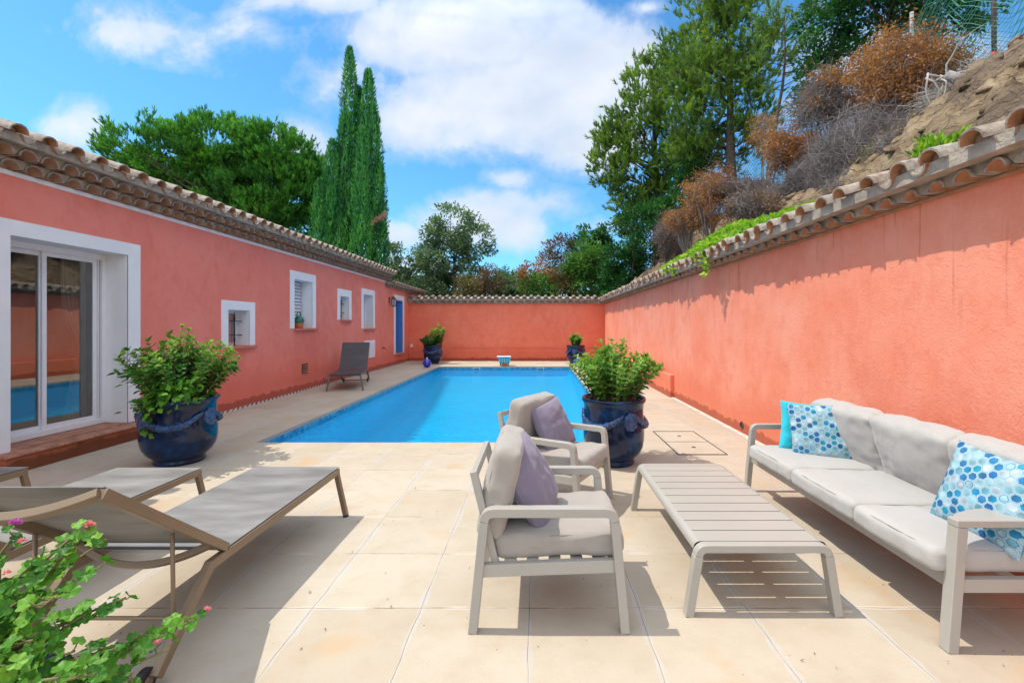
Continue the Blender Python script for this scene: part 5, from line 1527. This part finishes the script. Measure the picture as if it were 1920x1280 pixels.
# ------------------------------------------------------------------ blue pots
def pot_body(par):
    prof = [(.225,0),(.235,.012),(.24,.035),(.225,.05),(.24,.07),(.295,.12),(.335,.19),(.350,.27),(.352,.36),(.345,.47),(.340,.58),(.345,.64),(.355,.665),(.368,.68),(.370,.705),(.362,.72),(.345,.718),(.335,.69),(.32,.60)]
    G().lathe(prof, n=64).build('body', M['glaze'], par, smooth=True)
    # soil
    G().lathe([(.322,.655),(.20,.668),(.02,.672)], n=32).build('soil', M['soil'], par, smooth=True)
    for k in range(3):
        a0 = 2*PI*k/3+.5; pts = []
        for j in range(17):
            u_ = j/16; a = a0+u_*2*PI/3*.82+.18; z = .575-.14*math.sin(PI*u_)**.8; r_ = .358
            pts.append((r_*math.cos(a), r_*math.sin(a), z))
        gg = G(); gg.tube(pts, [.016+.026*math.sin(PI*j/16) for j in range(17)], 12)
        o = gg.build('garland', M['relief'], par, smooth=True)
        s_ = o.modifiers.new('s', 'SUBSURF'); s_.levels = s_.render_levels = 2
        tx_ = bpy.data.textures.new('relief', 'CLOUDS'); tx_.noise_scale = .025
        d = o.modifiers.new('d', 'DISPLACE'); d.texture = tx_; d.strength = .035; d.mid_level = .5
        a = a0+.09
        md = G(); vs = []; fs = []; n = 20
        c = Vector((math.cos(a), math.sin(a), 0)); sd_ = Vector((-math.sin(a), math.cos(a), 0))
        for i, (rr, h_) in enumerate(((.085,.0),(.08,.018),(.06,.024),(.052,.016),(.03,.026),(.0,.03))):
            for j in range(n):
                t_ = 2*PI*j/n; r2 = rr*(1+.08*math.sin(t_*8)) if i < 2 else rr
                off = r2*math.cos(t_); vs.append(c*(.343+h_-off*off*1.2)+sd_*off+Vector((0,0,.50+r2*1.15*math.sin(t_))))
        for i in range(5):
            for j in range(n): fs.append((i*n+j, i*n+(j+1) % n, (i+1)*n+(j+1) % n, (i+1)*n+j))
        md.add(vs, fs); md.build('medallion', M['relief'], par, smooth=True)

def pot_plant(par, nst, H, spread, zb=.66, mat='pot_leaf', L=.075, W=.034, lean=.5, cx=0, cy=0, pairs=12, skew=(0,0), hmin=.35, ivy=0, ivymat='pot_leaf'):
    P = []; D = []; N_ = []; rn = []; gg = G()
    for i in range(nst):
        a = random.uniform(0, 2*PI); rr = spread*math.sqrt(random.random())
        h = H*(hmin+(1-hmin)*(1-(rr/spread)**1.5*.55)*random.uniform(.55,1))
        base = Vector((cx+math.cos(a)*rr*.42, cy+math.sin(a)*rr*.42, zb))
        tip = Vector((cx+math.cos(a)*rr+skew[0]*h, cy+math.sin(a)*rr+skew[1]*h, zb+h*(1-.25*lean*rr/spread)))
        mid = base.lerp(tip, .5)+Vector((math.cos(a)*-.03, math.sin(a)*-.03, h*.10))
        pts = [base*(1-t)**2+mid*2*t*(1-t)+tip*t*t for t in [k/6 for k in range(7)]]
        gg.tube(pts, [.0045*(1-.1*k) for k in range(7)], 5)
        m_ = int(pairs*h/H)+4; sc = random.uniform(.8,1.15)
        for j in range(m_):
            t = .18+.82*j/(m_-1); p = base*(1-t)**2+mid*2*t*(1-t)+tip*t*t
            tn = ((mid-base)*(1-t)+(tip-mid)*t).normalized()
            ro = j*1.57+random.uniform(-.4,.4)
            for s_ in (0, PI):
                o = tn.orthogonal().normalized(); o.rotate(Matrix.Rotation(ro+s_, 3, tn))
                d = o*.9+tn*(.25+.5*t)+Vector((0,0,-.12))
                P.append(p); D.append(d); N_.append(tn+Vector((random.uniform(-.4,.4),random.uniform(-.4,.4),random.uniform(-.2,.4)))); rn.append((.15+.75*t*random.uniform(.5,1)))
        for s_ in range(5):  # tip rosette
            d = Vector((random.uniform(-1,1),random.uniform(-1,1),.8)); P.append(tip); D.append(d); N_.append(Vector((0,0,1))+d*.3); rn.append(1)
    P, D, N_, rn = map(np.array, (P, D, N_, rn)); n = len(P)
    size = (.65+.6*rng.random(n))*(1.1-.35*rn)
    # leaf with 6 corners for a nicer outline
    D = D/np.linalg.norm(D, axis=1, keepdims=True); S = np.cross(D, N_); S /= np.linalg.norm(S, axis=1, keepdims=True)+1e-9; U = np.cross(S, D)
    Ls = (L*size)[:,None]; Ws = (W*size)[:,None]
    V = np.stack([P, P+D*Ls*.3+S*Ws*.5+U*Ws*.15, P+D*Ls*.65+S*Ws*.36+U*Ws*.1, P+D*Ls-U*Ws*.2, P+D*Ls*.65-S*Ws*.36+U*Ws*.1, P+D*Ls*.3-S*Ws*.5+U*Ws*.15], 1).reshape(-1,3)
    F = np.arange(6*n).reshape(n, 6)
    np_mesh('leaves', V, F, M[mat], par, rnd=rn*.9+.1*rng.random(n))
    gg.build('stems', M['stemred'], par)

gp = 'blue glazed garland pots around the pool'
p1 = thing('potted_plant', 'big blue glazed garland pot with leafy shrub in front of the house wall', 'potted plant', (-3.95, 5.03, 0), R(-35), gp)
pot_body(p1)
pot_plant(p1, 60, .84, .56, mat='pot_leaf', cx=0, cy=0, pairs=11, L=.08, W=.038, hmin=.45)
pot_plant(p1, 60, .64, .54, mat='pot_leafd', cx=0, cy=0, pairs=11, L=.085, W=.042, hmin=.4)
def ivy(par, center, n, spread, zmin, zmax, mat='geranium'):
    P = np.array([[center[0]+random.gauss(0,spread[0]), center[1]+random.gauss(0,spread[1]), random.uniform(zmin,zmax)] for _ in range(n)])
    leaves_obj('ivy', P, rdir(n)*.8+np.array([.0,-.3,-.2]), rdir(n)*.6+np.array([0,-.6,.8]), .075*(.6+.6*rng.random(n)), .062*(.6+.6*rng.random(n)), M[mat], par)
iv = [(.05+random.gauss(0,.02), -.37-.02*k, .68-.05*k) for k in range(0)]
ivy(p1, (.26,-.12), 420, (.13,.11), .70, .93)
ivy(p1, (.16,-.30), 150, (.12,.06), .60, .76)
ivy(p1, (.22,-.33), 14, (.03,.02), .36, .62)
p2 = thing('potted_plant', 'big blue glazed garland pot with airy green shrub between pool corner and coffee table', 'potted plant', (.84, 5.0, 0), R(20), gp)
pot_body(p2)
for ch_ in p2.children: ch_.scale = (.94,.94,1.0)
pot_plant(p2, 115, .72, .52, mat='pot_leaf', L=.078, W=.033, pairs=13)
p3 = thing('potted_plant', 'far blue pot at the left pool corner with lopsided tall shrub', 'potted plant', (-4.10, 17.9, 0), R(60), gp)
pot_body(p3)
pot_plant(p3, 40, .50, .42, mat='pot_leafd', L=.10, W=.06, pairs=8, cx=-.12)
pot_plant(p3, 40, .92, .34, mat='pot_leaf', L=.10, W=.05, pairs=9, cx=.10, cy=-.20, hmin=.5)
p4 = thing('potted_plant', 'far blue pot at the right pool corner with small yellow green shrub', 'potted plant', (1.52, 17.9, 0), R(100), gp)
pot_body(p4)
pot_plant(p4, 60, .56, .30, mat='pot_leaf', L=.10, W=.05, pairs=8)

for k, (x, y, lab) in enumerate(((-3.93, 16.25, 'shiny cobalt blue glass ball on the left far pool corner'), (1.47, 16.5, 'shiny cobalt blue glass ball on the right far pool corner'))):
    bt = thing('glass_ball', lab, 'glass ball', (x, y, 0), group='cobalt glass balls on the pool edge')
    prof = [(.03,.0)]+[(.155*math.sin(PI*(j+1)/20), .155-.155*math.cos(PI*(j+1)/20)) for j in range(18)]
    G().lathe(prof, n=32).build('ball', M['cobalt'], bt, smooth=True)
    G().lathe([(.028,.300),(.03,.325),(.022,.34),(.01,.35),(.004,.375)], n=14).build('neck', M['tealwhite'], bt, smooth=True)

# teal pool cleaner on the far edge
pc = thing('pool_cleaner', 'teal and white pool cleaning device standing on the far pool edge', 'pool cleaner', (-1.22, 16.98, 0), R(6))
b_ = G(); b_.add([(-.19,-.13,.10),(.19,-.13,.10),(.19,.13,.10),(-.19,.13,.10),(-.25,-.20,.32),(.25,-.20,.32),(.25,.20,.32),(-.25,.20,.32)], [(0,3,2,1),(4,5,6,7),(0,1,5,4),(1,2,6,5),(2,3,7,6),(3,0,4,7)])
b_.build('hull', M['teal'], pc, bevel=.02)
G().box(-.28,.25,-.23,.22,.322,.36).build('lid', M['tealwhite'], pc, bevel=.015)
for i in range(5): G().box(-.17+i*.085-.008, -.17+i*.085+.008, -.185,-.165,.12,.30).build('rib', M['tealwhite'], pc, bevel=.003)
for (x, y) in ((-.14,-.1),(.14,-.1),(-.14,.1),(.14,.1)):
    G().tube([(x-.02,y,.05),(x+.02,y,.05)], .05, 14).build('wheel', M['black'], pc, bevel=.004)
G().box(-.10,.10,-.16,.16,.03,.10).build('chassis', M['orangeclay'], pc, bevel=.01)

# ------------------------------------------------------------------ geranium in the corner
gr = thing('geranium', 'leafy geranium with pink and purple flower heads in the bottom left corner', 'potted plant', (-1.50, 1.10, 0))
gpot = G().lathe([(.14,.0),(.15,.02),(.19,.30),(.225,.52),(.25,.53),(.25,.57),(.235,.575),(.22,.55),(.20,.45)], n=40).build('pot', M['glaze'], gr, smooth=True)
G().lathe([(.215,.50),(.02,.52)], n=24).build('soil', M['soil'], gr)
LV = []; LF = []; rnl = []
def ger_leaf(c, nrm, size, fwd):
    nrm = Vector(nrm).normalized(); fwd = Vector(fwd); fwd = (fwd-nrm*fwd.dot(nrm)).normalized(); sd_ = nrm.cross(fwd)
    o = len(LV); K = 26; LV.append(Vector(c)-nrm*size*.06)
    ph = random.uniform(0,6)
    for k in range(K):
        t = k/(K-1); a = R(-158+316*t)
        r = size*(.80+.13*abs(math.sin(t*PI*5))+.055*math.sin(t*PI*15)*1.0)*(1-.12*abs(t-.5)*2)
        up = .13*size*math.sin(a*5+ph)+.16*size
        LV.append(Vector(c)+fwd*r*math.cos(a)+sd_*r*math.sin(a)+nrm*up)
        # mid ring handled by fan
    rv = random.random()
    for k in range(K-1): LF.append((o, o+1+k, o+2+k)); rnl.append(rv+random.uniform(-.1,.1))
sg = G()
def at2(px, py, Y): x, y, z = at(px, py, Y); return Vector((x-gr.location.x, y-gr.location.y, z))
stalks = [ # (px,py at tip, Y, bend)
 (385,1150,1.25), (330,1180,1.22), (170,985,1.25), (235,1120,1.2), (130,1010,1.2), (30,1000,1.25), (60,1060,1.15), (190,1060,1.2),
 (160,1150,1.15), (100,1120,1.1), (30,1130,1.1), (60,1200,1.05), (140,1220,1.1), (220,1215,1.12), (20,1250,1.0), (250,1260,1.15), (180,1262,1.05), (110,1270,1.0), (0,1060,1.25), (-40,1000,1.2), (-40,1120,1.1), (-60,1210,1.0), (20,1180,1.25), (120,1180,1.3), (60,1240,1.3), (320,1215,1.2), (280,1180,1.22), (110,1060,1.35), (200,1010,1.3), (40,1280,1.1), (150,1290,1.15), (240,1290,1.2)]
for i, (px, py, Y) in enumerate(stalks):
    tip = at2(px, py, Y); base = Vector((random.uniform(-.1,.12), random.uniform(-.1,.1), .52))
    mid = base.lerp(tip, .5)+Vector((random.uniform(-.03,.03), random.uniform(-.03,.03), (-.02 if px > 250 else .05)))
    pts = [base*(1-t)**2+mid*2*t*(1-t)+tip*t*t for t in [k/8 for k in range(9)]]
    sg.tube(pts, [.0055*(1-.06*k) for k in range(9)], 6)
    m_ = 20 if px < 250 else 19
    for j in range(m_):
        t = .35+.65*(j+.5)/m_; p = base*(1-t)**2+mid*2*t*(1-t)+tip*t*t
        out = Vector((random.gauss(0,1), random.gauss(0,1)-.25, random.gauss(0,.7)+.35)).normalized()
        ln_ = random.uniform(.012,.05)*(1.1-.4*t); c = p+out*ln_
        sg.tube([p, p.lerp(c,.5)+Vector((0,0,-.004)), c], .0016, 4)
        ger_leaf(c, (out.x*.6+random.gauss(0,.3), out.y*.6-.35+random.gauss(0,.3), .8+random.gauss(0,.2)), random.uniform(.014,.026), out)
gl_ = np_mesh('leaves', np.array([tuple(v) for v in LV]), np.array(LF), M['geranium'], gr, rnd=np.clip(rnl,0,1))
sg.build('stems', M['stem'], gr, smooth=True)
for (px, py, Y, mt, r_, n) in ((168,984,1.25,'pinkpetal',.011,60), (28,981,1.25,'purplepetal',.012,50), (42,1014,1.24,'pinkpetal',.009,30), (388,1142,1.25,'pinkpetal',.008,26), (295,1205,1.2,'pinkpetal',.009,30), (12,1074,1.2,'pinkpetal',.009,26)):
    c = at2(px, py, Y); d = rdir(n); d[:,2] = np.abs(d[:,2])*.9-.1
    P = np.array(c)+d*r_*.35
    leaves_obj('flower', P, d, rdir(n), r_*(.7+.5*rng.random(n)), r_*.6*(.7+.5*rng.random(n)), M[mt], gr)

# ------------------------------------------------------------------ fallen leaves and petals on the paving
n = 240; P = np.stack([rng.uniform(-3.2,2.6,n), rng.uniform(1.7,9,n), np.full(n,.005)], 1)
ok = ~((P[:,0] > PX0-.1)&(P[:,0] < PX1+.1)&(P[:,1] > PY0-.1)); P = P[ok]; n = len(P)
D = rdir(n); D[:,2] = .08
fl = leaves_obj('fallen_leaves', P, D, np.tile([0,0,1.0],(n,1))+rdir(n)*.3, rng.uniform(.008,.028,n), rng.uniform(.004,.011,n), M['brown'], None)
tag(fl, 'scattered tiny dry leaves and petals lying on the paving', 'fallen leaves', kind='stuff')
